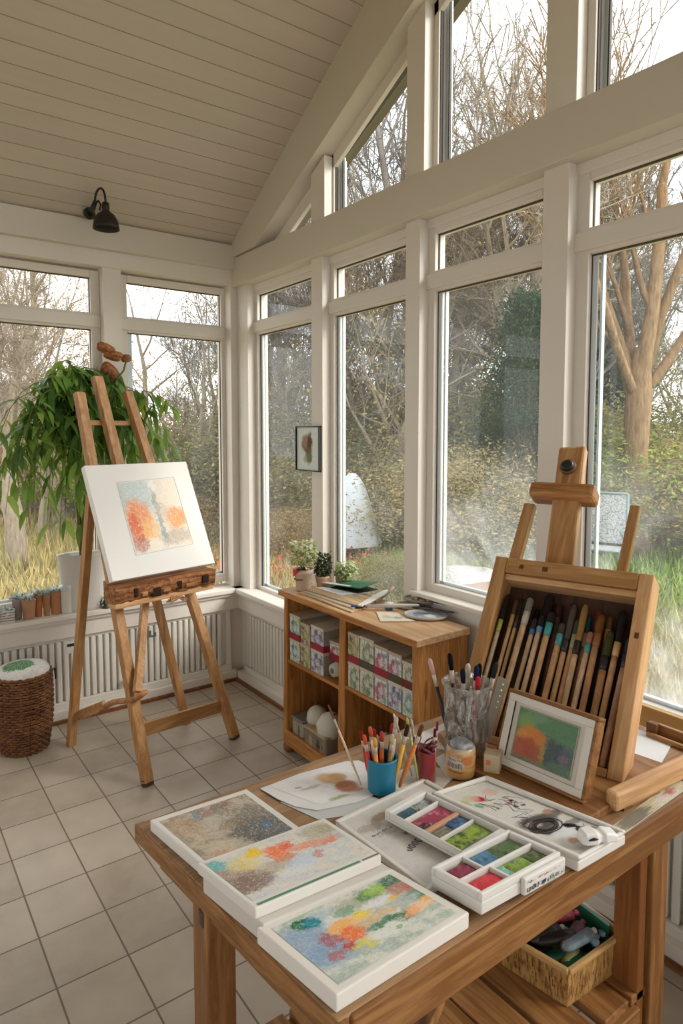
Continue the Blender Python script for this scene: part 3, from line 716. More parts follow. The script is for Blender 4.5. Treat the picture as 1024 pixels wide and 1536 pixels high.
for i, (x, y, z, r, lab) in enumerate(((1.185, -.215, .205, .052, 'round white gourd resting between the two tins'), (1.315, -.235, .215, .062, 'large oval white gourd leaning on the dark tin lid'))):
    t = thing('gourd', lab, 'gourd', (x, y, z + (.0 if i else -.0)), (0, rad(20 if i else -15), 0))
    MB().lathe([(.002, -r * 1.0), (r * .4, -r * .93), (r * .8, -r * .6), (r, 0), (r * .85, r * .6), (r * .5, r * .95), (r * .2, r * 1.08), (.003, r * 1.1)], 24).build('body', plain('#cfcabd', .5, .3, .06), t)
    MB().tube([(0, 0, r * 1.05), (.003, 0, r * 1.18), (.01, 0, r * 1.25)], [.006, .005, .006], 8).build('stem', plain('#6e6046', .8), t)
# lower right compartment
t = thing('green_bottle', 'dark green bottle in the lower right compartment of the bookcase', 'bottle', (1.83, -.20, .086))
MB().lathe([(.03, 0), (.034, .01), (.034, .16), (.028, .19), (.012, .21), (.011, .25), (.014, .255), (.014, .27)], 20, cap1=True).build('body', plain('#4d6b45', .3, .5), t)
MB().lathe([(.0145, .262), (.0145, .285), (.001, .287)], 14).build('cap', plain('#2e4a2e'), t)
t = thing('cloth_bundle', 'olive and pale crumpled cloth in the lower right compartment', 'cloth', (1.70, -.19, .086))
MB().ball((0, 0, .11), .075, 18, 12, 1.4, .08, 5).build('cloth', plain('#8f9060', .8, .1, .15), t)
MB().tube([(-.06, -.03, .05), (-.075, -.05, .12), (-.05, -.05, .20), (0, -.03, .235)], [.018, .022, .02, .01], 9).build('pale_fold', plain('#bdb8ac', .8), t)

# ---- things on the bookcase top (z = .80)
ZT = .801
t = thing('flower_pot', 'pale pot with a red ribbon holding a cream and green plant', 'potted plant', (1.10, -.235, ZT))
MB().lathe([(.030, 0), (.033, .004), (.043, .082), (.047, .084), (.049, .102), (.043, .102), (.040, .09)], 26).build('pot', plain('#c9b3a0', .7, .2, .05), t)
MB().lathe([(.041, .092), (.0, .095)], 16, cap0=False).build('soil', plain('#3b2b20', .9), t)
rb = MB(); n = 10
vs = []; 
for k in range(n + 1):
    a = 3.95 + k * .145; r = .0505
    vs += [(r * math.cos(a), r * math.sin(a), .103), (r * .97 * math.cos(a), r * .97 * math.sin(a), .103 - .05 * (1 - k / n) - .004)]
rb.add(vs, [(2 * k, 2 * k + 1, 2 * k + 3, 2 * k + 2) for k in range(n)], True); rb.build('red_ribbon', plain('#d0233c', .5), t)
MB().tube([(-.022, -.037, .056), (.008, -.0425, .054), (.034, -.026, .058)], .003, 6).build('cord', plain('#5e463c'), t)
rr = random.Random(31)
def bush(parent, c, r, h, n, s, mat, nm='leaves', w=.35):
    m = MB(); sm = MB()
    for i in range(14):
        a = rr.uniform(0, 6.28); q = Vector((math.cos(a) * r * .7, math.sin(a) * r * .7, h * rr.uniform(.5, .9)))
        sm.tube([c, Vector(c) + q * .5 + Vector((0, 0, .01)), Vector(c) + q], .0014, 4, cap=False)
    for i in range(n):
        a = rr.uniform(0, 6.28); q = r * rr.random() ** .5; zz = h * (.15 + .85 * rr.random()) 
        if q > r * .75 * math.sqrt(max(.05, 1 - (zz / h - .5) ** 2 * 3)): q *= .7
        leaf(m, (c[0] + q * math.cos(a), c[1] + q * math.sin(a), c[2] + zz), (math.cos(a) * .6 + rr.uniform(-.6, .6), math.sin(a) * .6 + rr.uniform(-.6, .6), rr.uniform(-.2, .9)), s * rr.uniform(.6, 1.3), s * w, .5, .2, rr, 2)
    sm.build('stems', plain('#5f6a38'), parent); return m.build(nm, mat, parent)
bush(t, (0, 0, .093), .078, .135, 460, .021, leaf_mat('variegated_leaf', ['#f0eed0', '#8aa656', '#f4f0dc', '#6a8a48', '#dcdc74', '#ece0c4'], .3), w=.42)
t2 = thing('flower_pot', 'small terracotta pot with dark bushy plant right of the ribboned pot', 'potted plant', (1.115, -.135, ZT))
MB().lathe([(.025, 0), (.027, .004), (.034, .048), (.036, .049), (.037, .06), (.033, .06), (.03, .052)], 24).build('pot', plain('#c3a48c', .7, .2, .05), t2)
MB().lathe([(.028, .05), (.0, .052)], 16, cap0=False).build('soil', plain('#2b2018', .9), t2)
bush(t2, (0, 0, .05), .054, .115, 560, .015, leaf_mat('dark_leaf', ['#2d3a22', '#3f5030', '#222c1a', '#6b7d55'], .15), w=.45)
t3 = thing('flower_pot', 'low pale-leaved plant behind the dark bushy one by the window', 'potted plant', (1.12, -.03, ZT))
MB().lathe([(.02, 0), (.022, .004), (.027, .03), (.029, .036), (.025, .036)], 20).build('pot', plain('#b99a80', .7), t3)
bush(t3, (.04, .0, .028), .068, .09, 420, .018, leaf_mat('pale_leaf', ['#d0d8a0', '#8fa45c', '#e6e6c8', '#728c4c'], .3), w=.42)
# overlapping art panels
def qpr(cs, z0, z1, name, mat, parent=None, bevel=0, org=None):
    """four ground corners extruded from z0 to z1, origin at the middle"""
    if org is None: org = (sum(c[0] for c in cs) / 4, sum(c[1] for c in cs) / 4, z0)
    o = MB().prism([(c[0] - org[0], c[1] - org[1]) for c in cs], z0 - org[2], z1 - org[2]).build(name, mat, parent, bevel)
    if parent is None: o.location = org
    return o
pw = wood('#cdb290', '#a98b66', 'x', .55)
for i, (cs, z0, z1, m, lab) in enumerate((
    ([(1.14, -.285), (1.55, -.29), (1.52, -.16), (1.12, -.12)], .801, .806, pw, 'lowest thin wooden art panel at the front of the bookcase top'),
    ([(1.15, -.27), (1.52, -.262), (1.50, -.13), (1.13, -.10)], .8063, .811, plain('#bfb2a0', .6, .2, .15, scale=30), 'middle grey-beige art panel stacked on the bookcase top'),
    ([(1.145, -.255), (1.50, -.235), (1.49, -.10), (1.15, -.07)], .8113, .816, pw, 'topmost wooden art panel of the stack on the bookcase'))):
    o = qpr(cs, z0, z1, 'art_panel', m, None, .001); tag(o, lab, 'panel', 'thin panels stacked on the bookcase')
sk = painting('pale_sketch', ['#d5d8d8', '#c2c4c2', '#e2e0dc'], [(.3, .5, .2, .3, '#8f9694', .5), (.7, .6, .2, .2, '#a9a39b', .6), (.5, .3, .3, .1, '#7d8a92', .5)], 7, .2)
def flat_sheet(cs, z, name, mat, label, cat, group=None, th=.0012, base='#d9d6d0'):
    org = (sum(c[0] for c in cs) / 4, sum(c[1] for c in cs) / 4, z)
    t = thing(name, label, cat, org, group=group)
    MB().prism([(c[0] - org[0], c[1] - org[1]) for c in cs], 0, th).build('sheet', plain(base, .7), t)
    MB().uvquad([(cs[i][0] - org[0], cs[i][1] - org[1], th + .0004) for i in (3, 2, 1, 0)]).build('artwork', mat, t)   # cs: left, back, right, front
    return t
flat_sheet([(1.15, -.20), (1.19, -.06), (1.38, -.06), (1.34, -.19)], .8163, 'sketch_sheet', sk, 'pale blue-grey sketch lying on the stacked panels', 'paper')
t = thing('folder', 'dark green portfolio folder propped slightly open by the window', 'folder', (1.20, -.15, .8165))
gr = plain('#2f6b4a', .5, .3, .1)
m = MB(); m.add([(0, 0, .0), (.16, .04, .0), (.155, .16, .0), (-.05, .15, 0), (0, .0, .003), (.16, .04, .003), (.155, .16, .003), (-.05, .15, .003)], [(0, 3, 2, 1), (4, 5, 6, 7), (0, 1, 5, 4), (1, 2, 6, 5), (2, 3, 7, 6), (3, 0, 4, 7)])
m.build('lower_cover', plain('#1e2b22', .6), t)
m = MB(); m.add([(-.03, .0, .012), (.165, .05, .022), (.155, .165, .035), (-.06, .15, .005), (-.03, .0, .015), (.165, .05, .025), (.155, .165, .038), (-.06, .15, .008)], [(0, 3, 2, 1), (4, 5, 6, 7), (0, 1, 5, 4), (1, 2, 6, 5), (2, 3, 7, 6), (3, 0, 4, 7)])
m.build('upper_cover', gr, t)
m = MB(); m.add([(-.06, -.01, .017), (.10, .035, .023), (.10, .06, .024), (-.07, .03, .015)], [(0, 1, 2, 3)]); mm = m.build('paper_strip', plain('#d5d2cc'), t); sd = mm.modifiers.new('s', 'SOLIDIFY'); sd.thickness = .001
def brush_obj(name, p, q, r, label, group, hc='#c9a06b', band='#b7b7b3', tip='#2c2420', cat='brush', tl=.16, bl=.14, flat=.7, tipw=1.12):
    """a brush whose handle starts at p and whose bristles end at q"""
    P = Vector(p); Q = Vector(q); t = thing(name, label, cat, p, group=group); d = Q - P
    f = lambda s: tuple(d * s)
    MB().tube([f(0), f(.03), f(.35), f(1 - tl - bl)], [r * .45, r * .7, r * 1.1, r * .9], 8).build('handle', plain(hc, .4, .4, .05), t)
    MB().tube([f(1 - tl - bl), f(1 - tl)], [r * .95, r * 1.1], 10, flat=flat).build('ferrule', plain(band, .3, .5, .03), t)
    MB().tube([f(1 - tl), f(1 - tl * .55), f(1 - tl * .15), f(1)], [r * 1.02, r * tipw, r * tipw * .95, r * .6], 10, flat=flat).build('bristles', plain(tip, .8, .1, .15, scale=80), t)
    return t
t = thing('spatula', 'wide white blade laid diagonally across the bookcase top', 'spatula', (1.535, -.235, .812))
d = Vector((-.15, .30, 0)); s = Vector((.9, .45, 0)).normalized()
m = MB(); out = [(.0, -.012), (.3, -.017), (.75, -.02), (.9, -.012), (.9, .012), (.75, .02), (.3, .017), (0, .012)]
m.prism([((d * a + s * b).x, (d * a + s * b).y) for a, b in out], .004, .010); m.build('blade', plain('#dcd9d3', .35, .4), t, .002)
m = MB(); m.tube([tuple(d * .3 + s * .03 + Vector((0, 0, .004))), tuple(d * .7 + s * .022 + Vector((0, 0, .006))), tuple(d * 1.03 + s * .005 + Vector((0, 0, .012)))], [.004, .005, .009], 8); m.build('handle', plain('#8a7660', .5), t)
brush_obj('paint_brush', (1.85, .0, .822), (1.56, -.10, .812), .006, 'long dark brush pointing left across the bookcase palettes', None, '#4e433c', '#b3b3b0', '#2b211d')
brush_obj('paint_brush', (1.70, -.05, .828), (1.50, -.255, .812), .008, 'thick brush with blue tip at the front edge of bookcase top', None, '#c5c0ba', '#3a2a22', '#3b5a8c', tl=.1)
brush_obj('paint_brush', (1.80, .0, .84), (1.56, .0, .818), .0035, 'thin grey brush lying behind the dark one on the bookcase', None, '#c3c3c3', '#aaaaaa', '#55504a')
t = thing('paint_pot', 'small blue-labelled paint pot lying among brushes on the bookcase', 'paint pot', (1.60, -.13, .802))
MB().lathe([(.016, 0), (.018, .004), (.018, .02)], 18, cap1=True).build('jar', plain('#2f6f93', .35, .5), t)
MB().lathe([(.019, .02), (.019, .028), (.0, .029)], 18).build('lid', plain('#cfd3d3', .3, .5), t)
smear = painting('palette_smears', ['#b9bcc0', '#8f97a0', '#d4d4d2'], [(.3, .6, .14, .2, '#4b6e92', .8), (.65, .4, .15, .2, '#e4e4e2', .9), (.5, .7, .2, .1, '#3f3a3c', .7), (.75, .7, .12, .12, '#6e8f9f', .8), (.3, .3, .12, .12, '#7a5a4c', .6)], 6, .25, .35)
smear2 = painting('palette_gold_smears', ['#c0a064', '#94794f', '#d6cab4'], [(.3, .5, .2, .3, '#b3a49c', .9), (.75, .6, .25, .3, '#a8863c', .9), (.5, .3, .2, .2, '#4c3c33', .8), (.2, .7, .14, .14, '#d8d2cc', .8), (.6, .2, .1, .1, '#8a4b43', .7)], 7, .22, .35)
def palette(x, y, z, rx, ry, mat, label, rz=0, rim='#b9b2a8'):
    t = thing('palette', label, 'palette', (x, y, z), (0, 0, rz), 'oval palettes on the bookcase')
    MB().lathe([(.86, 0), (.98, .004), (1.0, .012), (.97, .013), (.93, .008), (0.0, .0075)], 40, sx=rx, sy=ry).build('dish', plain(rim, .35, .5), t)
    m = MB(); n = 32
    vs = [(0, 0, .0085)] + [(rx * .9 * math.cos(2 * PI * k / n), ry * .9 * math.sin(2 * PI * k / n), .0085) for k in range(n)]
    m.add(vs, [(0, 1 + k, 1 + (k + 1) % n) for k in range(n)])
    for k in range(n): m.uv[k] = [(.5, .5)] + [(.5 + .5 * math.cos(2 * PI * q / n), .5 + .5 * math.sin(2 * PI * q / n)) for q in (k, k + 1)]
    m.build('paint_smears', mat, t); return t
palette(1.775, -.085, .802, .088, .062, smear, 'oval palette with blue and white smears nearest the bookcase corner', .6)
palette(1.64, -.03, .802, .075, .05, smear, 'palette with dark grey smears under the long brush', .5)
palette(1.665, .0, .829, .085, .05, smear2, 'oval palette piled with golden brown paint beside the window', .45, '#8a8078')
rr = random.Random(9)
lump = MB()
for i in range(14): lump.ball((rr.uniform(-.05, .055), rr.uniform(-.026, .026), .010), rr.uniform(.006, .012), 8, 6, .6, .2, i)
t = thing('dried_paint', 'crusty golden and grey dried paint heaped on the upper palette', 'paint', (1.665, .0, .829), (0, 0, .45))
ly = leaf_mat('dried_paint_col', ['#b8944a', '#a8968a', '#d4ccc4', '#8a6a48', '#c4a75a'], 0, .45)
lump.build('paint_lumps', ly, t)
t = flat_sheet([(1.60, -.20), (1.66, -.14), (1.80, -.16), (1.72, -.275)], .8015, 'sketch_sheet', painting('worktop_sketch', ['#d9cdb9', '#cfc2ac'], [(.4, .5, .2, .2, '#8d9aa3', .5), (.7, .4, .15, .1, '#5c6a78', .6)], 7, .25), 'small smudged sketch at front edge of the bookcase top', 'paper', base='#d3c3a8')

# ---- small framed picture on the post
t = thing('framed_picture', 'small black-framed botanical picture hung on the white window post', 'picture', (.80, -.002, 1.46))
bf = MB(); w2, h2 = .112, .118
for a in ((-w2, w2, -h2, -h2 + .006), (-w2, w2, h2 - .006, h2), (-w2, -w2 + .006, -h2, h2), (w2 - .006, w2, -h2, h2)): bf.box(a[0], a[1], -.016, 0, a[2], a[3])
bf.build('frame', plain('#26282a', .4), t, .001)
MB().box(-w2 + .005, w2 - .005, -.008, -.002, -h2 + .005, h2 - .005).build('backing', plain('#cfd6d2'), t)
bot = painting('brown_botanical', ['#d3dbd6', '#dde2dd'], [(.46, .62, .26, .24, '#7a4a33', .95), (.55, .35, .16, .24, '#5c5f2a', .9), (.36, .7, .14, .16, '#a8826a', .8), (.6, .7, .1, .2, '#4b3423', .8), (.4, .25, .1, .12, '#8d9a72', .6)], 7, .12)
MB().uvquad([(-w2 + .012, -.0084, -h2 + .012), (w2 - .012, -.0084, -h2 + .012), (w2 - .012, -.0084, h2 - .012), (-w2 + .012, -.0084, h2 - .012)]).build('print', bot, t)
# ------------------------------------------------------------------ work table
TB = thing('work_table', 'wooden work table in the foreground with slatted lower shelf', 'table', (2.70, -.90, 0))
ox, oy = 2.70, -.90
def tq(cs): return [(a - ox, b - oy) for a, b in cs]
Lf = lambda x: -1.475 + (x - 2.391) * .108      # near end edge
seams = [2.391, 2.50, 2.62, 2.74, 2.86, 3.002]
# the top: planks running along y, one mesh with seams
tp = MB()
for a, b in zip(seams[:-1], seams[1:]):
    tp.prism(tq([(a + .0008, Lf(a)), (b - .0008, Lf(b)), (b - .0008, -.215), (a + .0008, -.215)]), .722, .75)
tp.build('tabletop', W('top', 'y'), TB, .0025)
MB().prism(tq([(2.385, Lf(2.385) - .004), (3.006, Lf(3.006) - .004), (3.006, Lf(3.0) + .018), (2.385, Lf(2.385) + .018)]), .712, .7485).build('end_board', W('table', 'x'), TB, .004)
MB().prism(tq([(2.99, Lf(2.99) + .02), (3.008, Lf(3.0) + .02), (3.008, -.21), (2.99, -.21)]), .712, .7495).build('edge_board', W('table', 'y'), TB, .004)
MB().prism(tq([(2.965, -1.37), (2.992, -1.37), (2.992, -.25), (2.965, -.25)]), .655, .712).build('apron', W('table', 'y'), TB, .003)
MB().prism(tq([(2.42, -1.44), (2.98, -1.385), (2.98, -1.36), (2.42, -1.415)]), .655, .712).build('apron', W('table', 'x'), TB, .003)
MB().prism(tq([(2.41, -1.40), (2.43, -1.40), (2.43, -.25), (2.41, -.25)]), .655, .712).build('apron', W('table', 'y'), TB, .003)
MB().box(2.43 - ox, 2.97 - ox, -.27 - oy, -.245 - oy, .655, .712).build('apron', W('table', 'x'), TB, .003)
tz = W('table', 'z')
for a in ((2.555, 2.622, -1.428, -1.37), (2.90, 2.962, -1.39, -1.31), (2.50, 2.56, -.36, -.29)):
    MB().box(a[0] - ox, a[1] - ox, a[2] - oy, a[3] - oy, 0, .715).build('leg', tz, TB, .004)
MB().box(2.895 - ox, 2.955 - ox, -.555 - oy, -.525 - oy, 0, .715).build('leg', wood('#9c6637', '#7d4c26', 'z'), TB, .003)
MB().box(2.925 - ox, 2.965 - ox, -.52 - oy, -.455 - oy, 0, .715).build('leg', tz, TB, .003)
bo = MB(); bo.tube([(2.553 - ox, -1.40 - oy, .66), (2.549 - ox, -1.40 - oy, .66)], .007, 6); bo.box(2.59 - ox, 2.606 - ox, -1.4295 - oy, -1.428 - oy, .64, .668); bo.build('bolt', plain('#4c4744', .4, .5, .05, .7), TB)
bo = MB(); bo.tube([(2.608 - ox, -1.385 - oy - .003, .655), (2.626 - ox, -1.385 - oy, .655)], .006, 8); bo.build('bolt', plain('#4c4744', .4, .5, .05, .7), TB)
# lower shelf: slats along x between two long rails
for i, y in enumerate((-1.26, -1.155, -1.05, -.945, -.85, -.745, -.63, -.53)):
    MB().box(2.53 - ox, 2.955 - ox, y - .045 - oy, y + .045 - oy, .278, .30).build('shelf_slat', W('table', 'x'), TB, .003)
MB().box(2.93 - ox, 2.968 - ox, -1.30 - oy, -.56 - oy, .225, .278).build('shelf_rail', W('table', 'y'), TB, .003)
MB().box(2.53 - ox, 2.56 - ox, -1.36 - oy, -.36 - oy, .225, .278).build('shelf_rail', W('table', 'y'), TB, .003)
MB().beam((2.93 - ox, -1.33 - oy, .35), (2.93 - ox, -1.12 - oy, .66), .04, .02).build('brace', W('table', 'z'), TB, .003)

# ------------------------------------------------------------------ three paintings at the near end
def board(name, cs, z0, z1, mat, inset, label, cat='painting', group=None, col='#dedad4', side='#d2cdc6'):
    org = (sum(c[0] for c in cs) / 4, sum(c[1] for c in cs) / 4, z0); t = thing(name, label, cat, org, group=group)
    lc = [(c[0] - org[0], c[1] - org[1]) for c in cs]; L, B, Rr, F = lc
    MB().prism(lc, 0, z1 - z0).build('board', plain(col, .55, .25, .02), t, .0025)
    def P(u, v):
        return ((F[0] * (1 - u) + Rr[0] * u) * (1 - v) + (L[0] * (1 - u) + B[0] * u) * v, (F[1] * (1 - u) + Rr[1] * u) * (1 - v) + (L[1] * (1 - u) + B[1] * u) * v)
    a, b, c, d = inset; zz = z1 - z0 + .0006
    MB().uvquad([P(a, c) + (zz,), P(1 - b, c) + (zz,), P(1 - b, 1 - d) + (zz,), P(a, 1 - d) + (zz,)]).build('painted_surface', mat, t)
    return t, P, zz
g = aff((60, 225), (405, 110), (265, 400))
def B_(g, rows): return [g(x, y) + (ru, rv, c, s) for x, y, ru, rv, c, s in rows]
m1 = painting('beige_grey_abstract', ['#a59684', '#c3b6a2', '#8f8272', '#cfc4b2'], B_(g, [
    (450, 290, .30, .45, '#5a5c5f', .85), (520, 250, .22, .3, '#666a6c', .85), (440, 190, .22, .14, '#807a70', .8), (480, 245, .05, .06, '#5b80a8', .9), (300, 165, .12, .05, '#a25a58', .8), (240, 190, .12, .06, '#a8787a', .7),
    (200, 205, .06, .06, '#6f93ac', .8), (300, 225, .05, .06, '#7f9aa6', .7), (260, 260, .25, .2, '#c9bda9', .6), (330, 340, .25, .2, '#d3c5ae', .7), (300, 360, .12, .12, '#c79a80', .8), (160, 250, .16, .2, '#b39478', .7), (350, 240, .16, .1, '#8a7a5e', .7), (290, 180, .1, .08, '#7c8471', .6)]),
    9, .14, fleck='#d8d0c0')
board('canvas_painting', [(2.433, -1.463), (2.445, -1.252), (2.655, -1.232), (2.645, -1.432)], .7505, .774, m1, (.05, .07, .02, .08), 'flat canvas with beige, brown and slate grey abstract at table end')
g = aff((300, 400), (720, 240), (465, 570))
m2 = painting('orange_yellow_abstract', ['#d8d3cb', '#c9cfd4', '#e0d9cd', '#cbbfae'], B_(g, [
    (400, 480, .22, .35, '#9c8474', .85), (450, 500, .2, .2, '#7c6156', .7), (340, 420, .08, .12, '#55b0b0', .9), (385, 425, .08, .1, '#7fb6c4', .7), (430, 415, .12, .18, '#e3cf84', .8), (468, 372, .075, .11, '#efc51d', 1),
    (555, 385, .09, .22, '#ef7a42', .95), (580, 350, .07, .09, '#e2572b', .9), (640, 355, .12, .08, '#eb8f66', .8), (750, 330, .12, .07, '#dd7f55', .9), (700, 350, .1, .08, '#dc9378', .7), (700, 290, .16, .2, '#b9ae93', .8), (735, 275, .12, .12, '#a7a184', .7), (800, 310, .1, .2, '#b8c7cf', .7),
    (560, 430, .2, .12, '#b3a184', .7), (640, 420, .14, .14, '#c3d3e4', .8), (690, 400, .05, .07, '#cf6f68', .7), (620, 460, .12, .1, '#d9dde4', .7)]), 9, .12, fleck='#e6e1d8', fl=(.5, .45))
t, P, zz = board('canvas_painting', [(2.652, -1.458), (2.672, -1.204), (2.824, -1.186), (2.808, -1.43)], .783, .803, m2, (.03, .04, .10, .05), 'raised canvas with yellow and orange abstract, middle of three flat paintings')
MB().add([P(.03, .015) + (zz,), P(.83, .015) + (zz,), P(.83, .05) + (zz,), P(.03, .05) + (zz,)], [(0, 1, 2, 3)]).build('green_stripe', plain('#5c8a74', .6), t)
MB().add([P(.85, .02) + (zz,), P(.99, .02) + (zz,), P(.99, .045) + (zz,), P(.85, .045) + (zz,)], [(0, 1, 2, 3)]).build('grey_stripe', plain('#77766f', .6), t)
tag(qpr([(2.66, -1.452), (2.68, -1.196), (2.842, -1.176), (2.822, -1.424)], .7505, .7825, 'sketch_block', plain('#cfcac3', .6), None, .003), 'thick white pad underneath the raised orange canvas', 'pad')
g = aff((35, 350), (620, 70), (360, 690))
m3 = painting('green_blue_abstract', ['#cfd3cb', '#a9b9b0', '#dcdcd2', '#9fb0a0'], B_(g, [
    (240, 450, .22, .3, '#8fa9c4', .9), (330, 530, .2, .16, '#86a3c0', .9), (280, 320, .14, .14, '#a9c3c9', .8), (165, 350, .06, .09, '#1f6b3e', 1), (220, 345, .08, .09, '#21899a', 1), (350, 340, .1, .12, '#e4dfe0', .8), (430, 250, .2, .1, '#b7b7a0', .8),
    (390, 370, .16, .1, '#ecc18a', .95), (370, 385, .1, .1, '#efb368', .9), (420, 430, .12, .12, '#ea7a3f', 1), (310, 450, .06, .12, '#a45a63', .85), (345, 540, .07, .08, '#b0686a', .8), (410, 500, .05, .06, '#b84a38', .9), (470, 315, .08, .06, '#f0d23c', .95),
    (490, 500, .12, .08, '#d5cc5c', .9), (560, 340, .2, .07, '#d6b98a', .8), (500, 200, .12, .09, '#5f8f4c', .9), (560, 160, .12, .08, '#a4c65a', .9), (630, 130, .1, .14, '#4c7560', .95), (640, 385, .18, .08, '#3f7355', .95), (560, 400, .1, .06, '#4f8263', .85),
    (680, 180, .13, .1, '#b98874', .95), (720, 160, .07, .07, '#bb6a66', .9), (760, 230, .16, .1, '#5d8b76', .95), (830, 245, .1, .06, '#4f8a55', .9), (690, 270, .12, .09, '#b8c0bb', .8), (620, 245, .07, .03, '#e9bf4a', .9), (540, 260, .11, .06, '#dfe0e2', 1),
    (820, 290, .14, .08, '#e9b566', 1), (760, 330, .1, .08, '#efc9a4', .95), (720, 350, .07, .06, '#f0a873', .8), (600, 440, .16, .09, '#dfe2dc', .95), (650, 430, .03, .03, '#86b96a', .9), (430, 545, .1, .05, '#9fb5bd', .8), (380, 300, .08, .06, '#6f9b80', .7)]), 8, .10, fleck='#dfe0d8', fl=(.38, .4))
board('canvas_painting', [(2.816, -1.432), (2.832, -1.172), (2.990, -1.140), (2.990, -1.404)], .7505, .778, m3, (.055, .06, .07, .09), 'flat canvas with green, blue and orange abstract nearest the camera', col='#e0dcd6')

# ------------------------------------------------------------------ sketch sheets
g = aff((20, 260), (590, 80), (240, 375))
ms = painting('shell_sketch', ['#dcdadb', '#e3e1e2', '#dad8da'], B_(g, [
    (400, 205, .13, .26, '#c79e6e', .9), (450, 190, .1, .16, '#b98b5c', .8), (490, 245, .16, .22, '#b87d5e', 1), (470, 235, .12, .12, '#9c6548', .8), (580, 255, .07, .06, '#c98c70', .9), (250, 265, .12, .05, '#a9aa93', .7), (180, 268, .04, .03, '#8c92a3', .7),
    (420, 315, .13, .08, '#9fa172', .8), (350, 330, .07, .05, '#b3b191', .7), (500, 310, .06, .12, '#b4b59b', .6)]), 16, .035)
def sheet_poly(name, cs, z, th, mat, label, quad, cat='paper', smat=None):
    org = (sum(c[0] for c in cs) / len(cs), sum(c[1] for c in cs) / len(cs), z); t = thing(name, label, cat, org)
    MB().prism([(c[0] - org[0], c[1] - org[1]) for c in cs], 0, th).build('sheet', smat or plain('#dedcdd', .7), t)
    if mat:
        L, B, Rr, F = [(c[0] - org[0], c[1] - org[1]) for c in quad]
        MB().uvquad([F + (th + .0005,), Rr + (th + .0005,), B + (th + .0005,), L + (th + .0005,)]).build('drawing', mat, t)
    return t
sheet_poly('watercolor_sheet', [(2.43, -1.21), (2.428, -1.10), (2.445, -.985), (2.46, -.955), (2.555, -.945), (2.60, -1.005), (2.60, -1.07), (2.575, -1.155), (2.535, -1.185), (2.49, -1.20)], .7525, .0012, ms,
    'white watercolour sheet with a brown shell sketch beside the blue cup', [(2.434, -1.19), (2.455, -.975), (2.575, -.97), (2.565, -1.14)])
sheet_poly('paper_sheet', [(2.50, -1.20), (2.51, -1.05), (2.62, -1.02), (2.635, -1.09), (2.60, -1.17)], .7505, .001, None, 'pale scrap of paper under the shell sketch', None, smat=plain('#c9ccce', .7, .2, .1))
sheet_poly('paper_sheet', [(2.555, -.99), (2.55, -.845), (2.64, -.80), (2.675, -.90), (2.66, -.955)], .7505, .001, None, 'cream paper sheet between the blue cup and red jar', None, smat=plain('#cdc8c0', .7, .2, .05))
sheet_poly('paper_sheet', [(2.44, -.78), (2.43, -.55), (2.55, -.50), (2.57, -.74)], .7505, .001, None, 'white paper behind the tall glass jar', None, smat=plain('#d5d4d4', .7, .2, .02))
sheet_poly('paper_sheet', [(2.56, -.80), (2.55, -.70), (2.67, -.68), (2.685, -.76), (2.65, -.84)], .7518, .001, None, 'white paper under the jar with the orange label', None, smat=plain('#d8d6d4', .7, .2, .02))
sheet_poly('paper_sheet', [(2.70, -.48), (2.70, -.25), (2.86, -.24), (2.925, -.46)], .7505, .001, None, 'white sheet behind the brush box at the far table corner', None, smat=plain('#dcdee0', .7, .2, .02))

# ------------------------------------------------------------------ cups and jars
CPX, CPY = 2.594, -.994
t = thing('brush_cup', 'teal blue plastic cup holding coloured brushes', 'cup', (CPX, CPY, .7537))
tm = plain('#1f7796', .35, .4, .02)
MB().lathe([(.001, 0), (.0285, 0), (.031, .003), (.0345, .072), (.0355, .074), (.0355, .078), (.033, .078), (.032, .074), (.028, .006), (.0, .005)], 32).build('cup', tm, t)
rr = random.Random(5)
cols = [('#b5342f', '#8f2227'), ('#c8402f', '#d25b3a'), ('#e0b23a', '#8a6b3a'), ('#d86a34', '#b3442d'), ('#7a2a24', '#2d2522'), ('#e8dcc6', '#c7b9a3'), ('#c93a3f', '#efe7db'), ('#d9a441', '#3a2c22'), ('#a92b2e', '#c96a4a'), ('#c7763c', '#6d4526')]
def stick(parent_z, cx, cy, ax, ay, L, r, hc, tc, label, group, flat=.7, base=.008, bulge=1.1, spread=.5):
    """brush standing in a vessel: bristles up"""
    p = (cx + ax * .012 / .1, cy + ay * .012 / .1, parent_z + base)
    q = (p[0] + ax * L, p[1] + ay * L, p[2] + math.sqrt(max(.1, 1 - ax * ax - ay * ay)) * L)
    return brush_obj('paint_brush', p, q, r, label, group, hc, '#b9b2a2', tc, tl=.17, bl=.13, flat=flat, tipw=bulge)
cn = ['crimson handled brush in the blue cup, bristles leaning left', 'red brush with orange tip in the blue cup', 'yellow handled brush leaning right in the blue cup', 'orange brush standing upright in the blue cup', 'dark maroon brush at back of the blue cup',
      'cream flat brush, tallest toward the back of the blue cup', 'red brush with pale tip in the blue cup', 'gold handled brush with dark tip in the blue cup', 'deep red brush close to the rim of blue cup', 'tan wooden brush leaning far right in the blue cup']
dirs = [(-.16, -.12), (-.06, -.16), (.10, .20), (.02, -.02), (-.10, .06), (.06, .10), (-.02, -.10), (.16, .14), (-.12, -.04), (.22, .24)]
for i in range(10):
    hc, tc = cols[i]; stick(.7537, CPX, CPY, dirs[i][0], dirs[i][1], .12 + .03 * (i in (2, 5, 9, 7)) + rr.uniform(-.01, .01), .0052, hc, tc, cn[i], 'brushes in the blue cup')
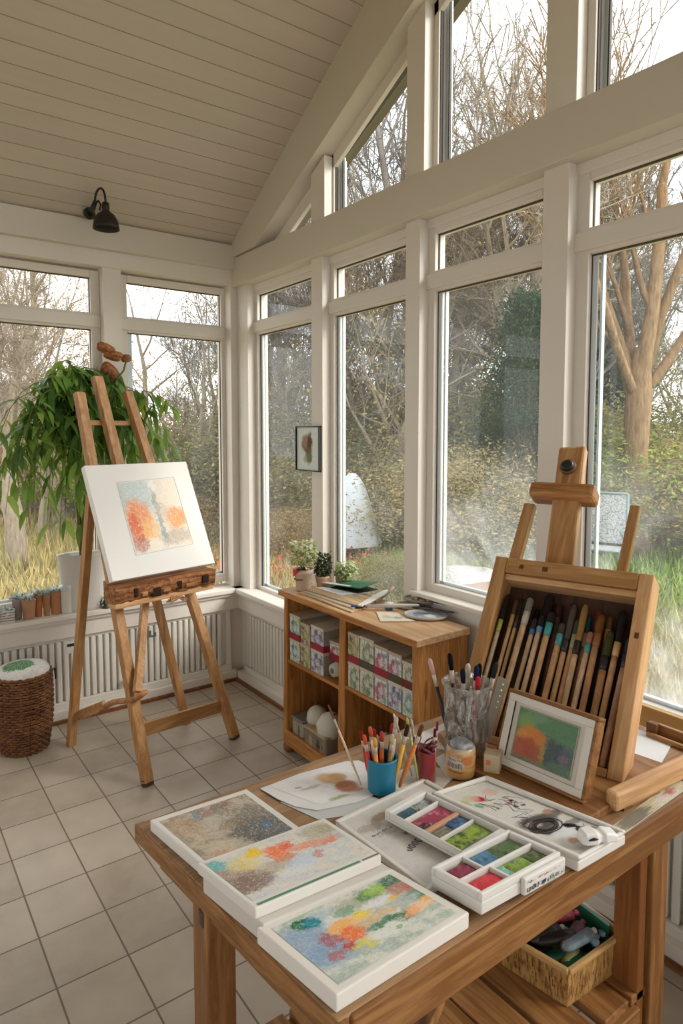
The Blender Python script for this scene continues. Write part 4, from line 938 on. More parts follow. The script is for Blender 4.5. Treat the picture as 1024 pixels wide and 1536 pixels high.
for i, (ax, ay, hc, tc, lab) in enumerate(((-.14, .02, '#9e2a2c', '#c0392f', 'scarlet brush at left edge of the blue cup bundle'), (.04, -.12, '#d98a3a', '#e0a24a', 'amber brush near the front rim of blue cup'), (.12, .02, '#8a6a3a', '#c9b48a', 'olive brown brush right of centre in the blue cup'), (.0, .12, '#6d1f22', '#a93a30', 'dark crimson brush at the far side of blue cup'))):
    stick(.7537, CPX, CPY, ax, ay, .118 + .006 * i, .005, hc, tc, lab, 'brushes in the blue cup')
stick(.7537, CPX, CPY, -.22, -.30, .20, .0028, '#cdb79a', '#6b4a33', 'thin pale brush leaning out far left of the blue cup', 'brushes in the blue cup', bulge=1.1)
RJX, RJY = 2.622, -.884
t = thing('paint_jar', 'narrow dark red glass jar crammed with small brushes', 'jar', (RJX, RJY, .7517))
def glassy(name, c, rough=.03, bump=0, scale=40, ior=1.45, trans=1):
    t = NT(name); n = t.noise(t.obj(), scale, 4, .7)
    b = t.bsdf(c, rough, .5, t.bump(n.outputs[0], bump, .004) if bump else None); b.inputs['Transmission Weight'].default_value = trans; b.inputs['IOR'].default_value = ior; return t.m
MB().lathe([(.001, 0), (.0185, 0), (.0195, .003), (.0195, .07), (.0185, .073), (.0185, .07), (.017, .006), (0, .005)], 24).build('jar', plain('#8d1d28', .2, .6, .02), t)
MB().lathe([(.0235, .001), (.024, .003), (.0235, .078), (.0255, .082), (.0255, .085), (.0235, .085), (.0222, .08), (.0222, .003), (.0, .002)], 28).build('outer_glass', G2, t)
for i, (ax, ay, L, hc, tc, lab) in enumerate(((-.10, -.10, .135, '#6b2d38', '#b9b9bb', 'plum brush with pale tip in the red jar'), (-.2, -.2, .15, '#c9c0b4', '#c6ccd0', 'white brush leaning left in the red jar'), (.05, .06, .115, '#7d3144', '#5c2430', 'short purple brush in the red jar'), (-.02, .16, .12, '#d8a3ad', '#8c3348', 'pink handled brush leaning right in the red jar'), (.0, -.22, .16, '#a7ab62', '#c3bb6f', 'olive brush standing tallest in the red jar'))):
    stick(.7517, RJX, RJY, ax, ay, L, .0033, hc, tc, lab, 'brushes in the red jar')
tw = MB()
for s in range(9):
    a0 = rr.uniform(0, 6.28); tw.tube([((.018 + .006 * math.sin(k + s)) * math.cos(a0 + k * .6), (.018 + .006 * math.sin(k + s)) * math.sin(a0 + k * .6), .088 + .006 * math.sin(k * 1.3 + s) - (.003 * k)) for k in range(6)], .0016, 5)
tg = thing('twine', 'tangled maroon twine wrapped around the mouth of the red jar', 'twine', (RJX, RJY, .7517)); tw.build('strands', plain('#7a3a48', .7), tg)

JX, JY = 2.600, -.732
def crinkle():
    t = NT('crinkled_glass'); n = t.noise(t.mapping(t.obj(), (1, 1, .6)), 42, 7, .8, 2.0); n2 = t.noise(t.obj(), 12, 3)
    bp = t.bump(n.outputs[0], 1, .02)
    gl = t.n('ShaderNodeBsdfGlossy'); gl.inputs['Roughness'].default_value = .12; gl.inputs[0].default_value = (.95, .95, .95, 1); t.l(bp, gl.inputs['Normal'])
    df = t.n('ShaderNodeBsdfDiffuse'); t.l(t.ramp(n.outputs[0], [(.38, '#5d554c'), (.5, '#98918a'), (.6, '#d6d4d0')]), df.inputs[0])
    tr = t.n('ShaderNodeBsdfTransparent'); tr.inputs[0].default_value = (.93, .93, .92, 1)
    a = t.n('ShaderNodeMixShader'); a.inputs[0].default_value = .45; t.l(df.outputs[0], a.inputs[1]); t.l(gl.outputs[0], a.inputs[2])
    b = t.n('ShaderNodeMixShader'); t.l(t.ramp(n.outputs[0], [(.40, '#202020'), (.60, '#dddddd')]), b.inputs[0]); t.l(tr.outputs[0], b.inputs[1]); t.l(a.outputs[0], b.inputs[2]); t.l(b.outputs[0], t.out.inputs[0]); return t.m
t = thing('glass_jar', 'large crinkled glass jar full of dark brushes and tools', 'jar', (JX, JY, .7517))
MB().lathe([(.001, 0), (.048, 0), (.052, .006), (.053, .10), (.0515, .108), (.054, .116), (.054, .175), (.058, .182), (.062, .19), (.059, .192), (.052, .182), (.0495, .17), (.0495, .01), (.0, .008)], 40, wob=.012, seed=2).build('jar', crinkle(), t)
tools = [(-.20, -.16, .235, '#3a2a22', '#c9a6a0', 'tall dark wooden brush leaning left in the glass jar'), (-.10, -.06, .245, '#57322a', '#15130f', 'black knobbed brush standing tallest in the glass jar'), (-.02, -.02, .21, '#2b2724', '#1d2430', 'short navy bristled brush in the glass jar'),
         (.05, .05, .22, '#5c4a40', '#1b2740', 'dark blue brush in the middle of the glass jar'), (.14, .14, .235, '#8a8078', '#2c2b2a', 'charcoal brush leaning right in the glass jar'), (.10, .02, .20, '#a33740', '#b82c3a', 'small red tipped brush in the glass jar'), (.0, .14, .215, '#3a3330', '#151719', 'black brush at the back of the glass jar'), (-.08, .10, .21, '#77604c', '#cfc7bb', 'cream tipped brush at the back of the glass jar')]
for ax, ay, L, hc, tc, lab in tools: stick(.7517, JX, JY, ax, ay, L, .0055, hc, tc, lab, 'brushes in the large glass jar', base=.012, bulge=1.35)
t = thing('ruler', 'clear plastic strip with white dots standing in the glass jar', 'ruler', (JX + .035, JY + .03, .80), (0, rad(14), .6))
MB().box(-.0115, .0115, -.001, .001, 0, .165).build('strip', plain('#8f8578', .2, .6), t, .001)
m = MB()
for k in range(5): m.ball((.004, -.0015, .09 + k * .015), .0022, 8, 6, 1)
m.build('dots', plain('#efeae2', .3), t)
t = thing('label_jar', 'short round jar with peeling orange and white label in front of the glass jar', 'jar', (2.648, -.80, .7527))
lw_ = painting('orange_label', ['#c9985f', '#d6a972', '#b98450'], [(.33, .62, .12, .28, '#d2cdc2', .95), (.48, .75, .08, .2, '#c77a45', .9), (.3, .2, .3, .12, '#d6a254', .8)], 6, .06)
m = MB(); n = 28; r = .0335
for k in range(n):
    a0, a1 = 2 * PI * k / n, 2 * PI * (k + 1) / n
    m.add([(r * math.cos(a0), r * math.sin(a0), .004), (r * math.cos(a1), r * math.sin(a1), .004), (r * 1.02 * math.cos(a1), r * 1.02 * math.sin(a1), .060), (r * 1.02 * math.cos(a0), r * 1.02 * math.sin(a0), .060)], [(0, 1, 2, 3)], True)
    m.uv[len(m.f) - 1] = [(((k + 15) % n) / n, 0), (((k + 15) % n + 1) / n, 0), (((k + 15) % n + 1) / n, 1), (((k + 15) % n) / n, 1)]
m.build('label', lw_, t)
MB().lathe([(.001, 0), (.031, 0), (.0328, .004), (.0338, .0605), (.031, .07), (.029, .07), (.029, .01), (0, .008)], 28).build('jar', plain('#c2a98a', .3, .5), t)
MB().lathe([(.029, .06), (.027, .074), (.018, .08), (.01, .072), (.0, .079)], 20, cap0=False, wob=.16, seed=1).build('contents', plain('#a9b0b5', .3, .5, .3, scale=60), t)
# illegible dark strokes printed on the label (camera side)
def strokes(name, org, ux, uz, w, h, n, mat, parent, seed, bow=None, wd=.0011):
    rr = random.Random(seed); m = MB(); ux = Vector(ux); uz = Vector(uz); nn = ux.cross(uz).normalized()
    for i in range(n):
        a = w * (i + .5) / n + rr.uniform(-.2, .2) * w / n; b0 = rr.uniform(0, .25) * h; b1 = h * rr.uniform(.7, 1)
        o = Vector(org) + ux * a; off = nn * .0006 + (nn * bow(a) if bow else Vector())
        ww = ux * wd * rr.uniform(.5, 1.2) * .5
        m.add([o + uz * b0 - ww + off, o + uz * b0 + ww + off, o + uz * b1 + ww + off + ux * rr.uniform(-.0015, .0015), o + uz * b1 - ww + off], [(0, 1, 2, 3)])
        if rr.random() < .45:
            zc_ = b0 + (b1 - b0) * rr.uniform(.1, .9); m.add([o + uz * zc_ + off, o + uz * zc_ + ux * w / n * .8 + off, o + uz * (zc_ + wd) + ux * w / n * .8 + off, o + uz * (zc_ + wd) + off], [(0, 1, 2, 3)])
    return m.build(name, mat, parent)
ink = plain('#3a3a44', .6)
ux = Vector((.54, .84, 0)).normalized()
for row, hh, n_ in ((.026, .015, 11), (.044, .005, 9), (.017, .004, 12)):
    rr = random.Random(int(row * 1e4)); m = MB()
    for i in range(n_):
        th_ = -2.62 + .0 + 1.15 * (i + .5) / n_ + .35; w_ = .018
        z0_ = row + rr.uniform(0, .2) * hh; z1_ = row + hh * rr.uniform(.7, 1); rr_ = .0351
        th_ += .42
        m.add([(rr_ * math.cos(th_ - w_), rr_ * math.sin(th_ - w_), z0_), (rr_ * math.cos(th_ + w_), rr_ * math.sin(th_ + w_), z0_), (rr_ * math.cos(th_ + w_), rr_ * math.sin(th_ + w_), z1_), (rr_ * math.cos(th_ - w_), rr_ * math.sin(th_ - w_), z1_)], [(0, 1, 2, 3)])
        if rr.random() < .5: m.add([(rr_ * math.cos(th_), rr_ * math.sin(th_), z1_ - .001), (rr_ * math.cos(th_ + .08), rr_ * math.sin(th_ + .08), z1_ - .001), (rr_ * math.cos(th_ + .08), rr_ * math.sin(th_ + .08), z1_), (rr_ * math.cos(th_), rr_ * math.sin(th_), z1_)], [(0, 1, 2, 3)])
    m.build('label_lettering', ink, t)
t = thing('paint_box', 'small cream and yellow card box between label jar and framed picture', 'box', (2.692, -.755, .7527), (0, 0, .55))
MB().box(-.008, .028, -.018, .018, 0, .058).build('card', plain('#c4b394', .6, .2, .1), t, .002)
MB().box(-.0085, -.0078, -.012, .0, .02, .05).box(-.002, .022, -.0186, -.018, .004, .02).build('yellow_panel', plain('#c7b25c', .6), t)
MB().box(-.002, .008, -.0186, -.018, .034, .046).build('orange_spot', plain('#d87a48', .6), t)

# ------------------------------------------------------------------ trays
class Quad:
    def __init__(s, cs, org): s.c = [(c[0] - org[0], c[1] - org[1]) for c in cs]      # left, back, right, front
    def P(s, u, v):
        L, B, Rr, F = s.c
        return tuple((F[i] * (1 - u) + Rr[i] * u) * (1 - v) + (L[i] * (1 - u) + B[i] * u) * v for i in (0, 1))
    def pr(s, mb, u0, u1, v0, v1, z0, z1): mb.prism([s.P(u0, v0), s.P(u1, v0), s.P(u1, v1), s.P(u0, v1)], z0, z1)
plast = plain('#dcd9d5', .4, .4, .02)
def paintm(c1, c2, c3):
    k = ('pt', c1, c2, c3)
    if k not in _c:
        t = NT('pan_paint'); n = t.noise(t.obj(), 45, 4, .65); n2 = t.noise(t.obj(), 110, 3)
        t.bsdf(t.ramp(n.outputs[0], [(.36, c1), (.52, c2), (.64, c3)]), .35, .5, t.bump(n2.outputs[0], .6, .003)); _c[k] = t.m
    return _c[k]
def lump_patch(q, u0, u1, v0, v1, z, mat, parent, name, seed, amp=.0035):
    rr = random.Random(seed); n = 9; vs = []; 
    for i in range(n + 1):
        for j in range(n + 1):
            e = min(i, n - i, j, n - j); p = q.P(u0 + (u1 - u0) * i / n, v0 + (v1 - v0) * j / n)
            vs.append((p[0], p[1], z + (rr.uniform(.1, 1) * amp if e else 0)))
    fs = [(i * (n + 1) + j, (i + 1) * (n + 1) + j, (i + 1) * (n + 1) + j + 1, i * (n + 1) + j + 1) for i in range(n) for j in range(n)]
    return MB().add(vs, fs, True).build(name, mat, parent)
# big tray lid
cs = [(2.640, -1.155), (2.626, -.895), (2.88, -.885), (2.90, -1.145)]; org = (2.76, -1.02, .7505)
t = thing('tray_lid', 'large white tray lid with smudged writing beneath the paint sets', 'tray', org); q = Quad(cs, org)
m = MB(); q.pr(m, 0, 1, 0, 1, 0, .008)
q.pr(m, 0, 1, 0, .035, .008, .014); q.pr(m, 0, 1, .965, 1, .008, .014); q.pr(m, 0, .035, .035, .965, .008, .014); q.pr(m, .965, 1, .035, .965, .008, .014)
m.build('tray', plast, t, .002)
sm_ = painting('tray_smudges', ['#c9c6c3', '#d2cfcc', '#c2bfbc'], [(.15, .8, .14, .06, '#a59a8f', .7), (.32, .86, .12, .05, '#a38c74', .8), (.2, .66, .1, .03, '#9c9a98', .5)], 9, .1)
MB().uvquad([q.P(.04, .04) + (.0085,), q.P(.96, .04) + (.0085,), q.P(.96, .96) + (.0085,), q.P(.04, .96) + (.0085,)]).build('smudged_floor', sm_, t)
# the smudged handwriting: three lines of blurred strokes
hw = MB(); rr = random.Random(12)
def glyphs(mb, P0, du, dv, n, z, r, rr):
    for i in range(n):
        c = Vector((P0[0] + du[0] * i, P0[1] + du[1] * i)); k0 = rr.randrange(4); pts = []
        for k in range(7):
            a = k / 6 * (1.3 if k0 % 2 else 1.9) * PI + k0
            e = c + Vector(du) * (.33 * math.cos(a)) + Vector(dv) * (.45 * math.sin(a)); pts.append((e.x, e.y, z))
        mb.tube(pts, r, 4, flat=.3)
def dvec(a, b): return (b[0] - a[0], b[1] - a[1])
o_ = q.P(.22, .40); du = dvec(q.P(.22, .40), q.P(.262, .41)); dv = dvec(q.P(.22, .40), q.P(.20, .455)); glyphs(hw, o_, du, dv, 5, .0092, .0016, rr)
o_ = q.P(.33, .55); du = dvec(q.P(.33, .55), q.P(.36, .56)); glyphs(hw, o_, du, (dv[0] * .5, dv[1] * .5), 3, .0092, .001, rr)
o_ = q.P(.12, .68); du = dvec(q.P(.12, .68), q.P(.155, .68)); glyphs(hw, o_, du, (dv[0] * .4, dv[1] * .4), 6, .0092, .0007, rr)
hw.build('smudged_writing', plain('#6f7078', .7), t)
# paint set 1 (long, on the lid)
def panset(cs, z0, z1, label, wells, zf=.006, wall=.035, name='paint_set', wv=.07):
    org = (sum(c[0] for c in cs) / 4, sum(c[1] for c in cs) / 4, z0); t = thing(name, label, 'paint set', org, group=None); q = Quad(cs, org)
    m = MB(); q.pr(m, 0, 1, 0, 1, 0, zf); h = z1 - z0
    q.pr(m, 0, 1, 0, wv, zf, h); q.pr(m, 0, 1, 1 - wv, 1, zf, h); q.pr(m, 0, wall, wv, 1 - wv, zf, h); q.pr(m, 1 - wall, 1, wv, 1 - wv, zf, h)
    m.build('tray', plast, t, .0022)
    for i, (u0, u1, v0, v1, c) in enumerate(wells):
        lump_patch(q, u0, u1, v0, v1, zf + .003, paintm(*c), t, 'paint_pan', i + 5)
    return t, q
# pan set 1: here u runs left->back is the short side, v long side is 1 (back) -> 0 (front)
cs1 = [(2.700, -1.075), (2.688, -.962), (2.893, -.930), (2.897, -1.045)]
t, q = panset(cs1, .7655, .787, 'long white paint tray with crimson and green pans resting on the tray lid', [
    (.08, .50, .78, .93, ('#24515c', '#2c5f6b', '#3a6f78')), (.52, .93, .80, .93, ('#8f9597', '#a3a8a8', '#2f4b50')), (.07, .93, .56, .74, ('#8d2144', '#a33052', '#d28a8f')), (.07, .42, .56, .65, ('#2b2326', '#3a2c30', '#5b3a40')),
    (.07, .52, .36, .49, ('#57544c', '#6e6a5e', '#8c8674')), (.54, .93, .38, .52, ('#2f5583', '#3f6796', '#274368')), (.07, .93, .14, .33, ('#5f7f26', '#8fa832', '#36501f'))])
for a_ in ((.755, .775, .018), (.335, .355, .016)):
    mm = MB(); q.pr(mm, .06, .94, a_[0], a_[1], .006, a_[2]); mm.build('divider', plast, t, .001)
for a_ in ((.06, .94, .50, .545, .0155), (.10, .9, .06, .12, .011)):
    mm = MB(); q.pr(mm, *a_[:4], .006, a_[4]); mm.build('flesh_strip', plain('#c79a7c', .5, .3, .1), t, .002)
cs2 = [(2.898, -1.137), (2.905, -.944), (3.006, -.922), (2.996, -1.118)]
t, q = panset(cs2, .7655, .802, 'chunky white paint box with red, blue and green pans at the table edge', [
    (.08, .33, .53, .88, ('#7c2440', '#8f2d4a', '#6a1f35')), (.37, .62, .55, .9, ('#2c5f86', '#4b86a8', '#1f4663')), (.62, .92, .55, .9, ('#3f5a34', '#56703a', '#2f4530')), (.08, .38, .1, .44, ('#c3202f', '#d8303b', '#9a1f2b')), (.42, .52, .1, .44, ('#7fb9b5', '#8dc2bd', '#5f9f9d')), (.52, .76, .1, .44, ('#6f8f34', '#8ba540', '#3f6a50')), (.76, .93, .1, .44, ('#3f4f25', '#5a6a30', '#2e3a20'))], zf=.022, wall=.045, wv=.08)
for a_ in ((.045, .955, .465, .515, .0345), (.335, .36, .516, .92, .033), (.385, .41, .08, .464, .033)):
    mm = MB(); q.pr(mm, *a_[:4], .022, a_[4]); mm.build('divider', plast, t, .0012)
mm = MB(); q.pr(mm, .46, 1.0, -.09, .0, .000, .031); mm.build('label_block', plast, t, .003)
A0 = q.P(.48, -.093); A1 = q.P(.99, -.093); d_ = Vector((A1[0] - A0[0], A1[1] - A0[1], 0)); w_ = d_.length; d_.normalize()
nrm = d_.cross(Vector((0, 0, 1)))
strokes('label_lettering', (A0[0], A0[1], .004), d_, (0, 0, 1), w_, .012, 26, ink, t, 3, wd=.0014)
strokes('label_lettering', (A0[0], A0[1], .019), d_, (0, 0, 1), w_ * .22, .006, 5, ink, t, 4, wd=.001)
strokes('label_lettering', (A0[0] + d_.x * w_ * .28, A0[1] + d_.y * w_ * .28, .0195), d_, (0, 0, 1), w_ * .6, .0045, 13, plain('#a8535a', .6), t, 5, wd=.0008)

# mixing tray with drawing
g = aff((135, 170), (385, 80), (790, 520))
dr = painting('mixing_tray_art', ['#d2cfca', '#d9d6d1', '#cbc8c4'], B_(g, [
    (345, 195, .10, .045, '#cf2e3a', 1), (345, 235, .06, .03, '#6ea98a', .9), (300, 190, .14, .05, '#cdbfa0', .7), (280, 215, .04, .05, '#b0b35a', .7), (400, 150, .14, .05, '#d9b3a8', .6), (500, 225, .08, .02, '#c86f9e', .8), (515, 208, .05, .015, '#22232c', .95), (575, 238, .05, .015, '#2f4a30', .9),
    (480, 190, .05, .015, '#c98a9a', .7), (535, 245, .05, .018, '#2a2a33', .9), (640, 340, .36, .095, '#4b4543', .95), (615, 350, .13, .035, '#c9b3a5', .9), (700, 385, .2, .04, '#5a504c', .9), (720, 300, .2, .05, '#6b5f58', .85), (700, 285, .1, .03, '#b58b78', .9), (820, 350, .2, .03, '#5a585a', .7), (760, 400, .25, .05, '#dfe1e6', .9), (800, 440, .1, .03, '#b98a70', .9)]), 22, .035)
cs = [(2.700, -.945), (2.722, -.795), (3.020, -.735), (3.014, -.880)]; org = (2.86, -.84, .7505)
t = thing('mixing_tray', 'white mixing tray with red daub and black scribbled drawing', 'tray', org); q = Quad(cs, org)
m = MB(); q.pr(m, 0, 1, 0, 1, .0, .02); q.pr(m, 0, .07, 0, 1, .02, .03); q.pr(m, .0, 1, .0, .025, .02, .028); q.pr(m, .93, 1, 0, 1, .02, .03); q.pr(m, 0, 1, .975, 1, .02, .03); m.build('tray', plast, t, .003)
MB().uvquad([q.P(.07, .025) + (.0206,), q.P(.93, .025) + (.0206,), q.P(.93, .97) + (.0206,), q.P(.07, .97) + (.0206,)]).build('drawing', dr, t)
sc = MB(); rr = random.Random(44)
def curve(u0, v0, pts, r, n=1):
    for _ in range(n): sc.tube([q.P(u0 + a + rr.uniform(-.03, .03), v0 + b + rr.uniform(-.006, .006)) + (.0212,) for a, b in pts], r, 4, flat=.4)
for k in range(16):   # swirl of the dark creature
    a0 = rr.uniform(0, 6.28); s_ = rr.uniform(.5, 1.05)
    sc.tube([q.P(.44 + .26 * s_ * math.cos(a0 + j * .5), .345 + .075 * s_ * math.sin(a0 + j * .5)) + (.0214,) for j in range(9)], .0007, 4, flat=.4)
for k in range(12): curve(.62, .26 + k * .004, [(0, 0), (.1, -.03), (.12, -.07), (.04, -.09), (.1, -.12)], .0007)
for k in range(14):
    u_ = rr.uniform(.5, .9); v_ = rr.uniform(.12, .25); sc.tube([q.P(u_, v_) + (.0213,), q.P(u_ + rr.uniform(-.1, .05), v_ - rr.uniform(.01, .06)) + (.0213,), q.P(u_ + rr.uniform(-.1, .05), v_ - rr.uniform(.03, .08)) + (.0213,)], .0006, 4, flat=.4)
for k in range(16):
    u_ = rr.uniform(.3, .8); v_ = rr.uniform(.5, .85); sc.tube([q.P(u_, v_) + (.0213,), q.P(u_ + rr.uniform(-.15, .15), v_ - rr.uniform(.02, .10)) + (.0213,), q.P(u_ + rr.uniform(-.15, .15), v_ - rr.uniform(.06, .14)) + (.0213,)], .0005, 4, flat=.4)
sc.build('ink_lines', plain('#2e2a2c', .6), t)
tag(qpr([(2.683, -.935), (2.70, -.80), (2.718, -.797), (2.698, -.94)], .7505, .764, 'notebook', plain('#b9b5b6', .6), None, .004), 'edge of a grey notebook poking out left of the mixing tray', 'notebook')
t = thing('white_tube', 'stubby white squeezed tube lying on the corner of the mixing tray', 'tube', (3.004, -.812, .7815), (0, 0, 1.15))
vs = []
for x, w, h in ((-.034, .011, .015), (-.026, .0165, .021), (-.006, .0185, .022), (.006, .012, .014), (.014, .0175, .019), (.040, .017, .013)):
    vs += [(x, -w, 0), (x, w, 0), (x, w * .8, h), (x, -w * .8, h)]
m = MB(); m.add(vs, [(3, 2, 1, 0), (20, 21, 22, 23)] + [(a * 4 + k, a * 4 + (k + 1) % 4, a * 4 + 4 + (k + 1) % 4, a * 4 + 4 + k) for a in range(5) for k in range(4)])
m.build('body', plain('#e4e2e0', .35, .4), t, .004, seg=3)
MB().tube([(-.024, -.0168, .012), (-.014, -.0178, .014), (-.006, -.0182, .013)], [.0012, .0028, .001], 6).build('nozzle_slot', plain('#2a2624'), t)
# ------------------------------------------------------------------ table easel, brush box, framed picture
bo = (2.512, -.691, .771)
TE = thing('table_easel', 'stout wooden table easel with round black knob behind the brush box', 'easel', bo, (-.566, 0, .301))
M_ = MB
M_().beam((.185, .105, .12), (.115, .105, .925), .082, .036, (1, 0, 0)).build('mast', W('easel', 'z'), TE, .008)
M_().box(.02, .215, .062, .135, .735, .785).build('cross_block', W('rust', 'x') if 0 else wood('#b98552', '#8a5a30', 'x'), TE, .012)
M_().tube([(.118, .09, .848), (.118, .078, .848)], [.026, .024], 24).build('knob_ring', plain('#6b4a30', .5), TE)
M_().tube([(.118, .084, .848), (.118, .070, .848), (.118, .066, .848)], [.020, .019, .014], 24).build('knob', plain('#161312', .4, .5), TE)
M_().beam((.0, .105, .12), (.022, .105, .72), .034, .026).build('side_post', W('easel', 'z'), TE, .003)
M_().beam((.305, .105, .12), (.325, .105, .735), .026, .03).build('side_post', W('easel', 'z'), TE, .003)
M_().box(-.02, .36, .088, .12, .30, .34).build('back_rail', W('easel', 'x'), TE, .003)
ebm = MB().prism([(2.655 - 2.7, -.79 + .62), (2.945 - 2.7, -.745 + .62), (2.935 - 2.7, -.40 + .62), (2.49 - 2.7, -.46 + .62), (2.49 - 2.7, -.72 + .62)], 0, .0195).build('base_board', W('table', 'x'), TE, .003, loc=(2.70, -.62, .7505))
ebm.matrix_parent_inverse = (Matrix.Translation(bo) @ Euler((-.566, 0, .301)).to_matrix().to_4x4()).inverted()
BX = thing('brush_box', 'open wooden box leaning back, filled with a row of brushes', 'box', bo, (-.566, 0, .301))
e = W('easel', 'x'); ez = W('easel', 'z'); Wd, Hh, Dp = .42, .50, .085
M_().box(0, .035, 0, Dp, 0, Hh - .0).build('side_board', ez, BX, .003)
M_().box(Wd - .035, Wd, 0, Dp, 0, Hh).build('side_board', W('pale', 'z'), BX, .003)  # paler wood than the left board paints in the light on this side
M_().box(.0355, Wd - .0355, 0, Dp, Hh - .045, Hh - .0005).build('top_board', e, BX, .003)
M_().box(.0355, Wd - .0355, .012, Dp - .01, Hh - .062, Hh - .0455).build('inner_lip', W('pale', 'x'), BX, .002)
M_().box(.0355, Wd - .0355, .0, Dp, .0, .02).build('bottom_board', e, BX, .003)
M_().box(.0355, Wd - .0355, Dp - .012, Dp - .002, .02, Hh - .045).build('back_panel', wood('#4f3322', '#35211a', 'z', .6), BX)
M_().box(.0355, Wd - .0355, .03, .036, .02, .10).build('brush_rail', W('brown', 'x'), BX, .002)
M_().box(.075, .087, -.0008, .001, Hh - .03, Hh - .018).box(.14, .155, -.0008, .001, Hh - .03, Hh - .016).box(Wd - .024, Wd - .014, -.0008, .001, .33, .345).build('inlaid_nail', plain('#5a3a24', .7), BX)
# brushes standing in the box
mx = Matrix.Translation(bo) @ Euler((-.566, 0, .301)).to_matrix().to_4x4()
spec = [ # x bottom, x top, light-to-band height, top height, width, handle, band colour, tip colour, words
 (.040, .049, .29, .40, .0085, '#c9b39a', '#9aa84a', '#2a2422', 'pale handled brush with lime band'),
 (.060, .066, .34, .385, .007, '#b58a5e', '#6b4a33', '#4a3428', 'slim brown brush'),
 (.070, .078, .31, .39, .008, '#c29a6e', '#a8824e', '#5a4030', 'tan brush with ochre band'),
 (.084, .092, .31, .395, .007, '#bd946a', '#3a2e28', '#2c2320', 'tan brush with dark band'),
 (.101, .115, .325, .40, .0115, '#c5a27c', '#b9b0a2', '#8f867a', 'wide brush with whitish metal band'),
 (.128, .132, .30, .38, .010, '#3a2c26', '#2a2220', '#1f1a18', 'nearly black brush'),
 (.128, .140, .30, .345, .009, '#c0a07c', '#3c6691', '#3a2e2c', 'brush with dark blue band'),
 (.148, .157, .31, .355, .010, '#d3b08e', '#4a86a8', '#2e2624', 'brush with light blue band'),
 (.160, .157, .32, .425, .016, '#5c3c2a', '#3a2620', '#2c1c18', 'fat dark brush with round head'),
 (.172, .180, .305, .37, .0115, '#c69c72', '#3f9696', '#2d2a28', 'brush with teal band'),
 (.192, .190, .33, .40, .011, '#6a4a35', '#4a3028', '#3d2421', 'maroon headed brush'),
 (.205, .214, .285, .345, .012, '#c19468', '#4f8f94', '#53473e', 'brush with turquoise band'),
 (.226, .234, .27, .40, .010, '#bd9468', '#2f2a26', '#5a5048', 'brush with grey bristles'),
 (.243, .250, .285, .36, .0095, '#c48e62', '#8a8a6a', '#4d4640', 'brush with olive grey band'),
 (.256, .262, .27, .405, .0105, '#cfae86', '#28241f', '#a37c42', 'brush with gold tip and black band'),
 (.262, .270, .30, .38, .010, '#b5835a', '#c79a72', '#34585a', 'brush with dark teal tip'),
 (.278, .287, .28, .335, .010, '#d9b594', '#4a8f86', '#b07a6a', 'brush with green teal band'),
 (.300, .306, .30, .385, .0115, '#b98a60', '#8f5a2c', '#7d4f28', 'brush with rust orange head'),
 (.318, .322, .32, .39, .009, '#a87a52', '#c79838', '#8a5c34', 'brush with mustard band'),
 (.328, .334, .245, .345, .0125, '#b38254', '#26262a', '#4a4a2a', 'brush with black band and olive tip'),
 (.345, .358, .285, .40, .011, '#c3946a', '#caa06e', '#25201f', 'long tan brush with dark round head'),
 (.345, .350, .33, .41, .014, '#4a3026', '#2c2220', '#241a18', 'wide black headed brush at the back'),
 (.368, .382, .26, .335, .0125, '#bd9070', '#34333a', '#3a3940', 'brush with slate grey cap'),
 (.385, .392, .30, .42, .013, '#38302c', '#c9c4bc', '#25211f', 'dark brush with silver collar at far right'),
 (.215, .220, .33, .41, .009, '#5c4434', '#3a2c26', '#4c2f2a', 'thin dark red brush at the back'),
 (.290, .292, .35, .40, .008, '#7a5a40', '#8a3a3c', '#7a2f34', 'back brush with crimson band')]
for i, (xb, xt, hb, ht, wd, hc, bc, tc, words) in enumerate(spec):
    back = i in (5, 8, 10, 15, 21, 23, 24, 25, 1, 18); yb = .05 if back else .018; yt = .055 if back else .033
    P = mx @ Vector((xb - (.0 if not back else -.002), yb, .022 if not back else .022)); Q = mx @ Vector((xt, yt, ht)); r = wd * .72
    t = thing('paint_brush', words + ', in the leaning wooden box', 'brush', P, group='brushes in the leaning wooden box'); d = Q - P; L = d.length
    f = lambda h: tuple(d * min(1, max(0, (h - .022) / (ht - .022))))
    bt = min(hb + .035, ht - .03)
    MB().tube([f(.022), f(.1), f(hb - .02), f(hb)], [r * .75, r * .9, r * 1.0, r * .95], 8).build('handle', wood(hc, '#%02x%02x%02x' % tuple(int(int(hc[k:k + 2], 16) * .85) for k in (1, 3, 5)), 'z', .5, 1, False), t)
    MB().tube([f(hb - .001), f(hb + .01), f(bt)], [r * 1.02, r * 1.08, r * 1.1], 10).build('band', plain(bc, .4, .4, .1, scale=60), t)
    MB().tube([f(bt), f(bt + (ht - bt) * .4), f(bt + (ht - bt) * .85), f(ht)], [r * 1.0, r * 1.14, r * 1.08, r * .62], 10).build('bristles', plain(tc, .8, .15, .25, scale=90), t)
